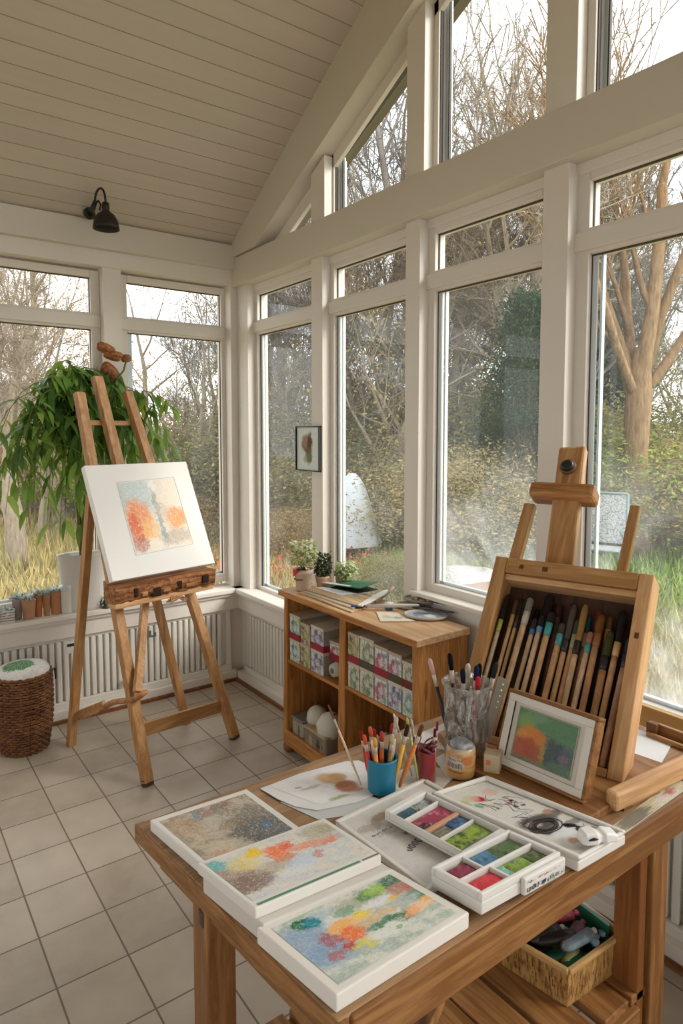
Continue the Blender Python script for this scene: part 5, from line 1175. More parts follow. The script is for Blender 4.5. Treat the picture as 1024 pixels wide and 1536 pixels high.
# framed picture leaning on the box
t = thing('framed_picture', 'white-matted framed picture of orange and blue flowers leaning on the brush box', 'picture', (2.687, -.733, .7715), (-.35, 0, .10))
w_, h_ = .225, .178
m = MB(); m.box(0, w_, .0, .034, 0, .008).box(0, w_, .0, .034, h_ - .008, h_).box(0, .006, 0, .034, .008, h_ - .008).box(w_ - .007, w_, 0, .034, .008, h_ - .008); m.build('frame', W('table', 'x'), t, .002)
m = MB(); m.box(.006, w_ - .007, .004, .012, .008, h_ - .008); m.build('mount', plain('#cfc8bd', .6), t, .001)
m = MB(); f_ = (.026, .022, .022, .022)
for a in ((.006, w_ - .007, h_ - .024, h_ - .008), (.006, w_ - .007, .008, .024), (.006, .024, .024, h_ - .024), (w_ - .025, w_ - .007, .024, h_ - .024)): m.box(a[0], a[1], -.001, .004, a[2], a[3])
m.build('white_border', plain('#d6cfc4', .5), t, .0012)
m = MB(); m.box(.0225, .0245, -.0005, .0045, .028, h_ - .022); m.build('border_gap', plain('#2e2620', .8), t)
fp = painting('flower_meadow', ['#4f7a58', '#5d8a66', '#3f6450'], [(.5, .85, .7, .25, '#557f5c', .7), (.15, .75, .16, .2, '#7fa05a', .8), (.3, .92, .2, .12, '#6f9a72', .8), (.25, .52, .2, .2, '#d07d33', .95), (.42, .48, .14, .18, '#c9772f', .9), (.12, .4, .12, .2, '#d58f45', .8), (.22, .25, .24, .22, '#a8452f', .9), (.42, .18, .14, .18, '#a05238', .85), (.08, .15, .1, .14, '#b0594a', .8),
    (.72, .3, .25, .3, '#3a4a58', .95), (.62, .42, .1, .22, '#44545c', .85), (.9, .35, .12, .25, '#56606e', .85), (.8, .12, .2, .1, '#5a7466', .8), (.85, .3, .08, .08, '#8a6a80', .6), (.5, .28, .05, .2, '#b39a3c', .6)], 15, .11, .4, True, .3, '#b9a878', (.22, .6))
MB().uvquad([(.040, .0015, .036), (w_ - .04, .0015, .036), (w_ - .04, .0015, h_ - .034), (.040, .0015, h_ - .034)]).build('print', fp, t)
m = MB(); z1_, z0_ = h_ - .033, .035
for a in ((.038, w_ - .038, z1_, z1_ + .002), (.038, w_ - .038, z0_ - .002, z0_), (.038, .040, z0_, z1_), (w_ - .040, w_ - .038, z0_, z1_)): m.box(a[0], a[1], -.000, .0045, a[2], a[3])
m.build('inner_bevel', plain('#a8a094', .5), t)
# rail in front of the box, block, narrow sketch strip
t = thing('wooden_rail', 'thick rounded wooden rail lying along the right table edge', 'rail', (2.943, -.662, .7505), (0, 0, -.07))
MB().box(-.0145, .0145, 0, .42, .006, .047).build('bar', W('pale', 'y'), t, .007)
for a_ in ((.03, .16), (.25, .34)): MB().box(-.010, .012, a_[0], a_[1], .0, .008).build('spacer', W('table', 'y'), t, .001)
st_ = painting('strip_sketch', ['#cfc5a0', '#d8d0b4', '#c5b98e'], [(.15, .5, .14, .6, '#6b6560', .85), (.1, .4, .1, .4, '#8d857a', .8), (.45, .3, .12, .5, '#e2ddd8', .9), (.5, .5, .05, .3, '#c0573f', .8), (.75, .4, .12, .3, '#d9c9bc', .8), (.72, .35, .06, .2, '#b5483c', .8)], 9, .14, fleck='#6f675e', fl=(.5, .5))
flat_sheet([(2.972, -.70), (2.948, -.26), (2.985, -.26), (3.000, -.705)], .7508, 'watercolor_sheet', st_, 'narrow yellowish sketch strip between the rail and table edge', 'paper')
t = thing('wooden_tray', 'shallow wooden tray standing behind the brush box at table end', 'tray', (2.80, -.235, .7505))
MB().box(.0, .20, .0, .012, 0, .03).box(.0, .2, -.03, -.02, 0, .012).build('edge', W('easel', 'x'), t, .002)
MB().box(-.005, .022, -.02, .0, .0, .035).build('dark_block', W('brown', 'z'), t, .002)

# ------------------------------------------------------------------ basket of paint tubes on the shelf
cs = [(2.655, -.745), (2.70, -.545), (2.895, -.54), (2.885, -.71)]; 
top = [(2.635, -.765), (2.69, -.50), (2.90, -.522), (2.892, -.718)]
BS = thing('storage_basket', 'rectangular tan basket of paint tubes on the lower table shelf', 'basket', (2.78, -.63, .3005))
bo_ = [(a - 2.78, b + .63) for a, b in cs]; tp_ = [(a - 2.78, b + .63) for a, b in top]; hB = .088
m = MB()
def lerp2(i, t, zf, s=1.0):
    j = (i + 1) % 4
    b = tuple((bo_[i][k] * (1 - t) + bo_[j][k] * t) * (1 - zf) + (tp_[i][k] * (1 - t) + tp_[j][k] * t) * zf for k in (0, 1)); return (b[0] * s, b[1] * s)
for s, rev in ((1.0, False), (.955, True)):
    for i in range(4):
        vs = [lerp2(i, 0, 0, s) + (0,), lerp2(i, 1, 0, s) + (0,), lerp2(i, 1, 1, s) + (hB,), lerp2(i, 0, 1, s) + (hB,)]
        m.add(vs, [(3, 2, 1, 0) if not rev else (0, 1, 2, 3)])
m.add([p + (.002,) for p in bo_], [(0, 1, 2, 3)])
t = NT('basket_weave'); v = t.obj(); br = t.n('ShaderNodeTexBrick'); 
n1 = t.noise(v, 30, 3); wv_ = t.noise(t.mapping(v, (110, 110, 18)), 1.5, 3, .7)
t.bsdf(t.ramp(t.math('ADD', t.math('MULTIPLY', wv_.outputs[0], .8), t.math('MULTIPLY', n1.outputs[0], .25)), [(.42, '#7d5a33'), (.55, '#b0864f'), (.7, '#c39a63')]), .65, .2, t.bump(wv_.outputs[0], .7, .004))
m.build('woven_body', t.m, BS)
# dark upright brushmarks woven on the two visible sides
mk = MB(); rr = random.Random(77)
for side, n_ in ((3, 46), (2, 16)):
    for k in range(n_):
        a = rr.uniform(.04, .93); z0_ = rr.uniform(.12, .6); z1_ = min(.9, z0_ + rr.uniform(.08, .3)); w = rr.uniform(.004, .012)
        p = [lerp2(side, a, z0_, 1.004) + (hB * z0_,), lerp2(side, a + w, z0_, 1.004) + (hB * z0_,), lerp2(side, a + w * .8, z1_, 1.004) + (hB * z1_,), lerp2(side, a, z1_, 1.004) + (hB * z1_,)]
        mk.add(p, [(0, 1, 2, 3)])
mk.build('dark_markings', plain('#5d3c20', .7), BS)
rm = MB()
for i in range(4): rm.beam(lerp2(i, 0, 1, .985) + (hB,), lerp2(i, 1, 1, .985) + (hB,), .012, .012, (0, 0, 1))
rm.build('rim', plain('#c09a66', .6, .2, .1), BS, .003)
tubec = [('#2f7a58', 'dark green'), ('#c0be6c', 'olive yellow'), ('#d8d4ca', 'dirty white'), ('#26211d', 'black'), ('#2f8078', 'teal'), ('#a0785c', 'brown'), ('#8fadc4', 'grey blue'), ('#b83a54', 'wine red'), ('#d8d2b4', 'cream'), ('#4a8a46', 'leaf green'), ('#855060', 'plum'), ('#c4c47c', 'khaki'),
         ('#2f6b76', 'petrol'), ('#c9c4be', 'pale grey'), ('#3b3530', 'charcoal'), ('#93ad4c', 'moss green'), ('#235244', 'bottle green'), ('#94a8b4', 'powder blue')]
k = 0
for lay in range(3):
    for i in range(12 if lay < 2 else 10):
        c, nm = tubec[(k * 7 + lay) % 18]; 
        x = -.105 + (.0185 if lay < 2 else .022) * i + rr.uniform(-.006, .006); y = rr.uniform(-.045, .02); z = .034 + lay * .033
        ang = rad(90 + rr.uniform(-28, 28)); d = Vector((math.cos(ang), math.sin(ang), rr.uniform(-.12, .12))); L = rr.uniform(.085, .115)
        x *= .9
        t = thing('paint_tube', ('%s paint tube in the shelf basket' % nm) + (', near its %s side' % ('left' if i < 4 else 'right' if i > 7 else 'middle')) + (', topmost' if lay == 2 else ', half buried' if lay == 1 else ', at the bottom'), 'paint tube', (x + 2.78, y - .63, z + .3005), group='paint tubes in the shelf basket')
        a = -d * L / 2; q = lambda s_: tuple(a + d * L * s_)
        MB().tube([q(0), q(.1), q(.6), q(.85)], [.005, .0135, .0155, .015], 9, flat=.75).build('body', plain(c, .45, .4, .3, scale=50), t)
        MB().tube([q(.85), q(.9), q(1)], [.0065, .007, .0065], 8).build('cap', plain(['#d0ccc4', '#1c1a18', '#8d2b40'][k % 3], .4), t)
        k += 1
cr = MB(); rr = random.Random(10)
for i in range(5): cr.ball((.088 + rr.uniform(-.015, .01), .045 + rr.uniform(-.02, .03), .085 + rr.uniform(0, .01)), rr.uniform(.008, .013), 9, 7, .7, .3, i)
t = thing('crumpled_paper', 'crumpled blue-grey paper in the back right of the shelf basket', 'paper', (2.78, -.63, .3005)); cr.build('paper', plain('#8195a5', .7, .2, .2, scale=50), t)
t = thing('green_folder', 'dark green card standing along the back edge of shelf basket', 'card', (2.76, -.555, .32), (rad(-12), 0, -.10))
MB().box(-.09, .12, 0, .004, 0, .095).build('card', plain('#1e5a40', .5), t); MB().box(-.09, .12, -.001, .005, .09, .097).build('pale_edge', plain('#8ba39a', .5), t)
# ------------------------------------------------------------------ garden
GZ = -.18
def ground_mat():
    t = NT('meadow'); v = t.obj(); n = t.noise(v, .45, 5, .6); n2 = t.noise(v, 6, 5, .7); n3 = t.noise(v, .12, 2)
    f = t.math('ADD', t.math('MULTIPLY', n.outputs[0], .6), t.math('MULTIPLY', n2.outputs[0], .4))
    a = t.ramp(f, [(.38, '#6d6a34'), (.5, '#a08c4c'), (.6, '#c0a061'), (.7, '#8c8040')]); b = t.ramp(f, [(.38, '#4a5f2a'), (.5, '#6f8a3a'), (.62, '#8aa04c')])
    s = t.n('ShaderNodeSeparateXYZ'); t.l(v, s.inputs[0])
    mr = t.n('ShaderNodeMapRange'); t.l(t.math('ADD', s.outputs[1], t.math('MULTIPLY', n3.outputs[0], 3)), mr.inputs[0]); mr.inputs[1].default_value = 3.5; mr.inputs[2].default_value = 6.5
    t.bsdf(t.mix(mr.outputs[0], a, b), .95, .1, t.bump(n2.outputs[0], 1, .05)); return t.m
gm_ = MB(); N = 40
def gz(x, y): return GZ + .10 * math.sin(x * .35 + 1) * math.cos(y * .3) * min(1, max(0, (math.hypot(x, y) - 3) / 5)) + max(0, math.hypot(x + 2, y - 2) - 12) * .035
vs = []
for i in range(N + 1):
    for j in range(N + 1):
        x = -34 + 44 * i / N; y = -14 + 44 * j / N; vs.append((x, y, gz(x, y) if not (-.6 < x < 7 and -4.5 < y < .5) else GZ))
gm_.add(vs, [(i * (N + 1) + j, (i + 1) * (N + 1) + j, (i + 1) * (N + 1) + j + 1, i * (N + 1) + j + 1) for i in range(N) for j in range(N)], True)
tag(gm_.build('ground', ground_mat()), 'meadow ground of dry and green grass outside the windows', 'ground', kind='structure')
def fast_mesh(name, vs, fs, mat):
    me = bpy.data.meshes.new(name); me.from_pydata(vs, [], fs); me.materials.append(mat); return me
# grass tufts
rr = random.Random(101); vs = []; fs = []
def in_view(x, y):
    a = math.degrees(math.atan2(y + 1.9, x - 3.68)); return 112 < a < 174
while len(fs) < 52000:
    d = 4.2 + 12 * rr.random() ** 1.3; a = rad(rr.uniform(113, 173)); x = 3.68 + d * math.cos(a); y = -1.9 + d * math.sin(a)
    if (x > -.7 and y < .6): continue
    h = rr.uniform(.06, .22) * (1.5 if x < -5 and y < 3 else .9); w = .008 + d * .0009; an = rr.uniform(0, 6.28); dx, dy = math.cos(an) * w, math.sin(an) * w; lx, ly = rr.uniform(-.09, .09), rr.uniform(-.09, .09); z = gz(x, y) - .01; o = len(vs)
    vs += [(x - dx, y - dy, z), (x + dx, y + dy, z), (x + lx, y + ly, z + h)]; fs.append((o, o + 1, o + 2))
gt = NT('grass_blades'); gg = gt.n('ShaderNodeNewGeometry'); s_ = gt.n('ShaderNodeSeparateXYZ'); gt.l(gt.obj(), s_.inputs[0])
ca = gt.ramp(gg.outputs['Random Per Island'], [(.1, '#8b8150'), (.4, '#b8a470'), (.7, '#85884e'), (.95, '#ceb280')]); cb2 = gt.ramp(gg.outputs['Random Per Island'], [(.1, '#547030'), (.5, '#7d9c42'), (.9, '#9aa650')])
mr = gt.n('ShaderNodeMapRange'); gt.l(s_.outputs[1], mr.inputs[0]); mr.inputs[1].default_value = 2.5; mr.inputs[2].default_value = 5.5
b_ = gt.bsdf(gt.mix(mr.outputs[0], ca, cb2), .8, .1); 
gro = bpy.data.objects.new('meadow_grass', fast_mesh('meadow_grass', vs, fs, gt.m)); COL.objects.link(gro); tag(gro, 'long dry and green grass blades covering the garden', 'grass', kind='stuff')

# bark and leaves
def bark(c1, c2):
    t = NT('bark'); n = t.noise(t.mapping(t.obj(), (6, 6, 1.2)), 4, 5, .7); t.bsdf(t.ramp(n.outputs[0], [(.3, c2), (.65, c1)]), .9, .1, t.bump(n.outputs[0], .7, .03)); return t.m
barkA, barkB, barkC = bark('#a99c8a', '#7d705f'), bark('#a18465', '#6f5841'), bark('#a09a92', '#76706a')
def grow(mb, p, d, L, r, dep, rr, tips, up=.12, wob=.22, kids=(2, 3), shrink=.72, spread=.65, mind=.008):
    n = 5 if dep > 2 else 3; pts = [p]; rs = [r]; cur = d.copy(); q = p.copy()
    for i in range(n):
        cur = (cur + Vector((rr.gauss(0, wob), rr.gauss(0, wob), rr.gauss(0, wob * .5) + up)) * .5).normalized(); q = q + cur * (L / n); pts.append(q.copy()); rs.append(max(mind, r * (1 - .42 * (i + 1) / n)))
        if dep > 0 and i >= 1:
            for _ in range(1 if dep > 1 else 2):
                if rr.random() < .75:
                    ax = Vector((rr.gauss(0, 1), rr.gauss(0, 1), rr.gauss(0, .6))); sd = (cur * (1 - spread * .3) + (ax - cur * ax.dot(cur)).normalized() * spread).normalized()
                    grow(mb, q, sd, L * shrink * rr.uniform(.6, 1.0), rs[-1] * rr.uniform(.42, .62), dep - 1, rr, tips, up, wob, kids, shrink, spread, mind)
    mb.tube(pts, rs, 7 if dep > 3 else (5 if dep > 1 else 3), cap=False)
    if dep > 0: grow(mb, q, cur, L * shrink, rs[-1] * .9, dep - 1, rr, tips, up, wob, kids, shrink, spread, mind)
    elif tips is not None: tips.append(q.copy())
    if dep == 1 and tips is not None: tips.append(pts[2].copy())
def leaves_mesh(name, pts, per, rad_, size, mat, rr, flat=1.0):
    vs = []; fs = []
    for c in pts:
        for _ in range(per):
            p = Vector((rr.gauss(0, rad_), rr.gauss(0, rad_), rr.gauss(0, rad_ * flat))) + Vector(c)
            a = Vector((rr.gauss(0, 1), rr.gauss(0, 1), rr.gauss(0, 1))).normalized(); b = a.cross(Vector((rr.gauss(0, 1), rr.gauss(0, 1), rr.gauss(0, 1)))).normalized(); s = size * rr.uniform(.5, 1.3); o = len(vs)
            vs += [p - a * s, p + b * s * .45, p + a * s, p - b * s * .45]; fs.append((o, o + 1, o + 2, o + 3))
    return fast_mesh(name, vs, fs, mat)
LM = {k: leaf_mat('leaf_' + k, v, .5, .6, .2) for k, v in {
    'gold': ['#c08a34', '#d8a048', '#b5763a', '#cfae5c', '#9a8a44'], 'olive': ['#948c5c', '#b0a46c', '#7c744a', '#c2b07c', '#a88e60'], 'dry': ['#a88e5c', '#8d7648', '#c0a874', '#756a40', '#96623a'],
    'conifer': ['#30462e', '#3f583a', '#283a24', '#4e6844'], 'hedge': ['#6a6e44', '#82844e', '#565a3a', '#9c9860', '#aa9c68'], 'lime': ['#8fa84c', '#a8b85c', '#7c9648', '#c0c068'], 'rust': ['#b88058', '#c4946a', '#a07450', '#cca880']}.items()}
def tree_proto(seed, h, r, dep, L, leaf=None, per=0, size=.05, lr=.12, spread=.65, up=.12, bk=None, shrink=.74, multi=1, twig=8, lean=(0, 0)):
    rr = random.Random(seed); mb = MB(); tips = []
    for k in range(multi):
        a = rr.uniform(0, 6.28) if multi > 1 else 0; o = .25 * (k > 0) if multi > 1 else 0
        d = Vector((math.cos(a) * o + lean[0], math.sin(a) * o + lean[1], 1)).normalized()
        grow(mb, Vector((math.cos(a) * r * .4 * (multi > 1), math.sin(a) * r * .4 * (multi > 1), -.15)), d, L, r * (1 if k == 0 else .75), dep, rr, tips, up, .2, shrink=shrink, spread=spread)
    if not leaf:
        for tp_ in tips:
            for _ in range(twig):
                d = Vector((rr.gauss(0, 1), rr.gauss(0, 1), rr.gauss(.5, .8))).normalized(); Lq = rr.uniform(.18, .55); e = tp_ + d * Lq; sd_ = d.cross(Vector((rr.gauss(0, 1), rr.gauss(0, 1), 1))).normalized() * .0038
                mb.add([tp_ - sd_, tp_ + sd_, e], [(0, 1, 2)])
                for _k in range(2):
                    q0 = tp_.lerp(e, rr.uniform(.3, .8)); e2 = q0 + (d + Vector((rr.gauss(0, .7), rr.gauss(0, .7), rr.gauss(0, .7)))).normalized() * Lq * .6; mb.add([q0 - sd_ * .7, q0 + sd_ * .7, e2], [(0, 1, 2)])
    tm_ = mb.mesh('trunk'); tm_.materials.append(bk or barkA); lm_ = leaves_mesh('foliage', tips, per, lr, size, LM[leaf], rr) if leaf else None
    return tm_, lm_
def put(name, meshes, x, y, rz, s, label, cat='tree', group=None, sz=None):
    t = thing(name, label, cat, (x, y, gz(x, y)), (0, 0, rz), group); t.scale = (s, s, sz or s)
    for nm, me in zip(('trunk', 'foliage'), meshes):
        if me: o = bpy.data.objects.new(nm, me); COL.objects.link(o); o.parent = t
    return t
bareA = tree_proto(1, 9, .21, 5, 2.6, spread=.75)
bareB = tree_proto(5, 9, .18, 5, 2.5, spread=.6, up=.2, bk=barkC)
bareC = tree_proto(9, 9, .22, 4, 2.9, spread=.55, bk=barkB, multi=3, up=.2, twig=3, shrink=.66)
goldT = tree_proto(13, 7, .15, 4, 2.2, 'gold', 14, .036, .26, spread=.8)
oliveT = tree_proto(17, 6, .14, 4, 1.9, 'olive', 8, .032, .24, spread=.8, bk=barkA, lean=(.25, .1))
def pol(px_az, d): a = rad(px_az); return 3.68 + d * math.cos(a), -1.9 + d * math.sin(a)
def azpx(px): return 143.8 - math.degrees(math.atan((px - 512) / 985))
def at(px, d): return pol(azpx(px), d)
TL = [
 (bareA, 790, 11.5, .3, 1.32, 'tall bare forked tree rising behind the dark conifer, upper third pane'),
 (bareB, 700, 13, 1.3, 1.42, 'bare pale tree left of the forked one in the third window bay'),
 (bareB, 900, 13, .2, 1.4, 'slender bare tree at left edge of rightmost upper pane'),
 (bareA, 575, 13, 4.4, 1.15, 'bare tree seen through the second triangular pane from the left'),
 (bareB, 630, 17, 5.0, 1.25, 'distant bare tree behind the post between second and third bays'),
 (bareB, 520, 16, 2.2, 1.1, 'bare tree at the left side of the second gable bay'),
 (bareA, 420, 14, 1.0, .95, 'bare drooping tree seen above the first gable window'),
 (bareA, 850, 16, 4.0, 1.5, 'far bare tree hidden partly by the post left of rightmost window'),
 (bareB, 300, 13, 3.5, .85, 'bare twisted tree at right of the left wall transom'),
 (bareA, 20, 9.5, 5.2, .72, 'thick brown trunk tree at the far left window'),
 (bareB, 990, 18, .9, 1.35, 'background bare tree behind the multi-stemmed one')]
mbT = MB(); rT = random.Random(14)
mbT.tube([(.0, 0, -.2), (.02, .0, .5), (-.02, .02, 1.4), (.0, 0, 2.3), (.03, 0, 2.9)], [.25, .20, .17, .18, .11], 12, cap=False)
for k, (dx, dy, L_, r_) in enumerate(((-.30, .1, 2.6, .10), (.05, -.1, 2.8, .115), (.34, .1, 2.5, .09), (.0, .4, 2.2, .09), (-.62, -.2, 2.0, .07), (.7, -.2, 2.0, .07))):
    grow(mbT, Vector((dx * .2, dy * .2, 2.2 + .1 * (k % 3))), Vector((dx, dy, 1)).normalized(), L_, r_, 4, rT, None, .22, .18, shrink=.68, spread=.6)
bigM = mbT.mesh('trunk'); bigM.materials.append(barkB)
x, y = at(955, 10.2); put('bare_tree', (bigM, None), x, y, 1.2, 1.0, 'big brown tree with forked trunk filling the rightmost window', group='bare trees in the garden')
for me, px, d, rz, s, lab in TL:
    x, y = at(px, d); put('bare_tree', me, x, y, rz, s, lab, group='bare trees in the garden')
for me, px, d, rz, s, lab in ((goldT, 215, 15, .4, .95, 'golden autumn tree behind the right pane of left wall'), (goldT, 95, 13.5, 2.4, .85, 'orange-gold tree behind the hanging leaves at left'), (goldT, -20, 15, 4.4, 1.0, 'golden tree at the far left of the garden'), (goldT, 440, 15.5, 3.0, .95, 'pale golden tree behind the first gable window'), (goldT, 545, 12.5, .9, .8, 'pale golden tree beside the leaning olive tree'), (goldT, 730, 16.5, 1.2, .9, 'thin orange-leaved tree far behind third window bay')):
    x, y = at(px, d); put('autumn_tree', me, x, y, rz, s, lab, group='golden trees in the garden')
for me, px, d, rz, s, lab in ((oliveT, 575, 10.2, .6, .98, 'leaning olive green tree filling the second gable window'), (oliveT, 440, 11.5, 2.6, .95, 'olive tree seen through the first gable window'), (oliveT, 345, 12.5, 4.9, .8, 'olive tree behind the room corner post'), (oliveT, 690, 13.5, 1.9, 1.0, 'thin olive tree at left of the third window'), (oliveT, 620, 15, 5.4, 1.15, 'thin olive tree far behind the second gable window'), (oliveT, 500, 14.5, 3.3, 1.1, 'thin olive tree behind the picture post'), (oliveT, 290, 11, 2.0, .85, 'thin olive tree in the right pane of the left wall'), (oliveT, 1000, 15, .2, 1.1, 'thin olive tree at far right behind the big brown tree'), (oliveT, 60, 12, 5.9, .8, 'thin olive tree in the left pane of the left wall')):
    x, y = at(px, d); put('olive_tree', me, x, y, rz, s, lab, group='olive green trees in the garden')
# shrubs: clumped leaf masses around a few stems
def shrub_proto(seed, rx, rz_, leaf, n, size, clumps=70, conif=False):
    rr = random.Random(seed); cs = []; st = MB()
    for i in range(clumps):
        if conif:
            h = rr.random() ** .8; a = rr.uniform(0, 6.28); q = rx * (1 - h) * rr.uniform(.55, 1) + .03; cs.append((q * math.cos(a), q * math.sin(a), rz_ * (.08 + .92 * h) - q * .15))
        else:
            a = rr.uniform(0, 6.28); e = rr.uniform(-.2, 1); k = rr.uniform(.6, 1.0); c = math.sqrt(max(0, 1 - e * e))
            cs.append((rx * k * c * math.cos(a), rx * k * c * math.sin(a), rz_ * .45 + rz_ * .52 * e * k))
    if conif: st.tube([(0, 0, -.1), (0, 0, rz_ * .5), (0, 0, rz_)], [.1, .06, .01], 6)
    for c in cs[::2]:
        st.tube([(0, 0, max(0, c[2] * .35) if not conif else c[2] + .1), (c[0] * .5, c[1] * .5, c[2] * .75), c], [.03, .018, .006], 4, cap=False)
    sm_ = st.mesh('stems'); sm_.materials.append(barkA)
    return sm_, leaves_mesh('foliage', cs, n, (rx + rz_) * .085 if not conif else rx * .13, size, LM[leaf], rr, .8 if not conif else .55)
SH = {'hedge': shrub_proto(1, 1.5, 2.6, 'hedge', 330, .032), 'olive': shrub_proto(2, 1.5, 2.4, 'olive', 270, .032), 'dry': shrub_proto(3, 1.2, 1.6, 'dry', 250, .03), 'gold': shrub_proto(4, 1.4, 2.4, 'gold', 200, .035), 'lime': shrub_proto(5, 1.0, 1.8, 'lime', 240, .03),
      'conifer': shrub_proto(6, 1.5, 4.6, 'conifer', 210, .035, 190, True), 'rust': shrub_proto(7, 1.2, 2.0, 'rust', 190, .032)}
SL = [
 ('conifer', 790, 9.3, .78, 'dark green conifer standing right of centre in the third window', 'conifer'),
 ('conifer', 900, 15, .95, 'distant conifer behind the lime shrub, rightmost window', 'conifer'),
 ('olive', 700, 9.0, 1.0, 'olive bush left of the dark conifer in third window', 'shrub'), ('hedge', 735, 12, 1.5, 'tall dark hedge behind the conifer', 'shrub'), ('hedge', 660, 12.5, 1.45, 'tall hedge at left edge of third window', 'shrub'),
 ('lime', 905, 11.0, 1.5, 'bright lime shrub at left of the rightmost window', 'shrub'), ('dry', 1030, 11.5, 1.5, 'dry brownish shrub at the far right of the garden', 'shrub'), ('olive', 945, 11.5, 1.15, 'olive shrub behind the multi-stemmed tree', 'shrub'), ('hedge', 870, 12, 1.25, 'hedge behind the lime shrub', 'shrub'),
 ('hedge', 560, 11.5, 1.1, 'green hedge behind the leaning olive tree', 'shrub'), ('dry', 605, 10.6, 1.0, 'low dry shrub at right of the second gable window', 'shrub'), ('dry', 530, 12.2, 1.05, 'straw-coloured shrub behind the white covered shape', 'shrub'), ('olive', 620, 10.5, 1.1, 'olive bush right of the leaning tree', 'shrub'),
 ('hedge', 430, 11.3, 1.3, 'green bush filling the first gable window', 'shrub'), ('olive', 390, 13, 1.5, 'olive bush at left of first gable window', 'shrub'), ('dry', 438, 9.3, .7, 'brown shrub low in the first gable window', 'shrub'), ('olive', 480, 12, 1.3, 'olive bush behind the post with the small picture', 'shrub'),
 ('hedge', 300, 12.5, 1.15, 'green bush at right of the left wall window', 'shrub'), ('dry', 310, 10.5, .85, 'dry bush low at right of the left wall window', 'shrub'), ('olive', 250, 13.5, 1.25, 'olive bush behind the right side of the leafy plant', 'shrub'), ('dry', 60, 15, 1.5, 'dry bush at the far end of the left meadow', 'shrub'),
 ('gold', -10, 17, 1.5, 'golden bush at far left beyond the meadow', 'shrub'), ('gold', 130, 17, 1.6, 'golden bush beyond the leafy plant', 'shrub'), ('olive', 40, 19, 1.8, 'olive bush in the far left background', 'shrub'), ('rust', 190, 15.5, 1.4, 'rust-brown bush behind the white canvas', 'shrub'),
 ('hedge', 1010, 14, 1.4, 'green hedge in the background of rightmost window', 'shrub'), ('olive', 780, 15, 1.7, 'background olive bush behind the conifer', 'shrub'), ('gold', 510, 15, 1.7, 'golden bush in far background of second gable window', 'shrub'), ('rust', 985, 12.0, 1.2, 'rust-coloured shrub behind the rightmost window', 'shrub'),
 ('dry', 345, 16, 1.9, 'dry bush far behind the corner post', 'shrub'), ('hedge', 690, 16, 1.9, 'background hedge in third window bay', 'shrub'), ('olive', 600, 15.5, 1.8, 'background olive hedge between second and third windows', 'shrub'), ('lime', 640, 7.8, .35, 'small green bush low at left of third window', 'shrub'), ('hedge', 590, 6.6, .33, 'small green bush near the glass of second gable window', 'shrub')]
for i, (k, px, d, s, lab, cat) in enumerate(SL):
    x, y = at(px, d); t = thing('conifer' if k == 'conifer' else 'shrub', lab, cat, (x, y, gz(x, y) - .05), (0, 0, i * 1.7), 'shrubs and hedges in the garden' if cat == 'shrub' else 'conifers in the garden'); t.scale = (s, s, s * (.62 if cat == 'shrub' else 1))
    for nm, me in zip(('stems', 'foliage'), SH[k]): o = bpy.data.objects.new(nm, me); COL.objects.link(o); o.parent = t
# covered cone, chair, mounds
x, y = -3.45, 3.50
t = thing('covered_parasol', 'white cloth-covered cone standing on the lawn beyond second gable window', 'parasol', (x, y, gz(x, y)))
m = MB(); rr = random.Random(6); n = 40; prof = [(.40, .20), (.36, .38), (.30, .58), (.245, .78), (.18, .98), (.11, 1.10), (.05, 1.16), (.001, 1.17)]; vs = []
for r, z in prof:
    for k in range(n): a = 2 * PI * k / n; q = r * (1 + .07 * math.sin(a * 7) * (1.1 - z)); vs.append((q * math.cos(a), q * math.sin(a), z))
m.add(vs, [(i * n + k, i * n + (k + 1) % n, (i + 1) * n + (k + 1) % n, (i + 1) * n + k) for i in range(len(prof) - 1) for k in range(n)], True); m.build('cover', plain('#bcc3cc', .8, .1), t)
MB().tube([(0, 0, 0), (0, 0, .9)], .03, 8).build('pole', plain('#6d6a66'), t)
x, y = -.62, 4.9
t = thing('garden_chair', 'white mesh garden chair on the lawn outside the rightmost window', 'chair', (x, y, gz(x, y)), (0, 0, rad(20)))
fm = plain('#5f7f86', .4, .5); 
def mesh_mat():
    t = NT('chair_mesh'); n = t.noise(t.obj(), 60, 2); t.bsdf(t.ramp(n.outputs[0], [(.4, '#6f7679'), (.55, '#a9adb0')]), .7, .2); return t.m
m = MB()
for s_ in (-.28, .28): m.tube([(s_, -.25, 0), (s_, -.22, .40), (s_, .18, .40), (s_ * .9, .33, 1.0)], .014, 8); m.tube([(s_, .28, 0), (s_, .15, .42), (s_, -.2, .62), (s_, .22, .62)], .012, 8)
m.tube([(-.25, .33, 1.0), (.25, .33, 1.0)], .014, 8).tube([(-.28, -.22, .4), (.28, -.22, .4)], .012, 8); m.build('frame', fm, t)
m = MB(); m.add([(-.26, -.22, .405), (.26, -.22, .405), (.26, .18, .4), (-.26, .18, .4)], [(0, 1, 2, 3)]); o = m.build('seat', mesh_mat(), t); o.modifiers.new('s', 'SOLIDIFY').thickness = .01
m = MB(); m.add([(-.26, .185, .43), (.26, .185, .43), (.235, .325, .98), (-.235, .325, .98)], [(0, 1, 2, 3)]); o = m.build('backrest', mesh_mat(), t); o.modifiers.new('s', 'SOLIDIFY').thickness = .01
x, y = at(700, 7.2); t = thing('tarpaulin', 'heap of white tarpaulin on the ground outside the third window', 'tarpaulin', (x, y, gz(x, y))); MB().ball((0, 0, .08), .55, 22, 12, .26, .08, 3).build('sheet', plain('#a5a5a6', .6, .2), t)
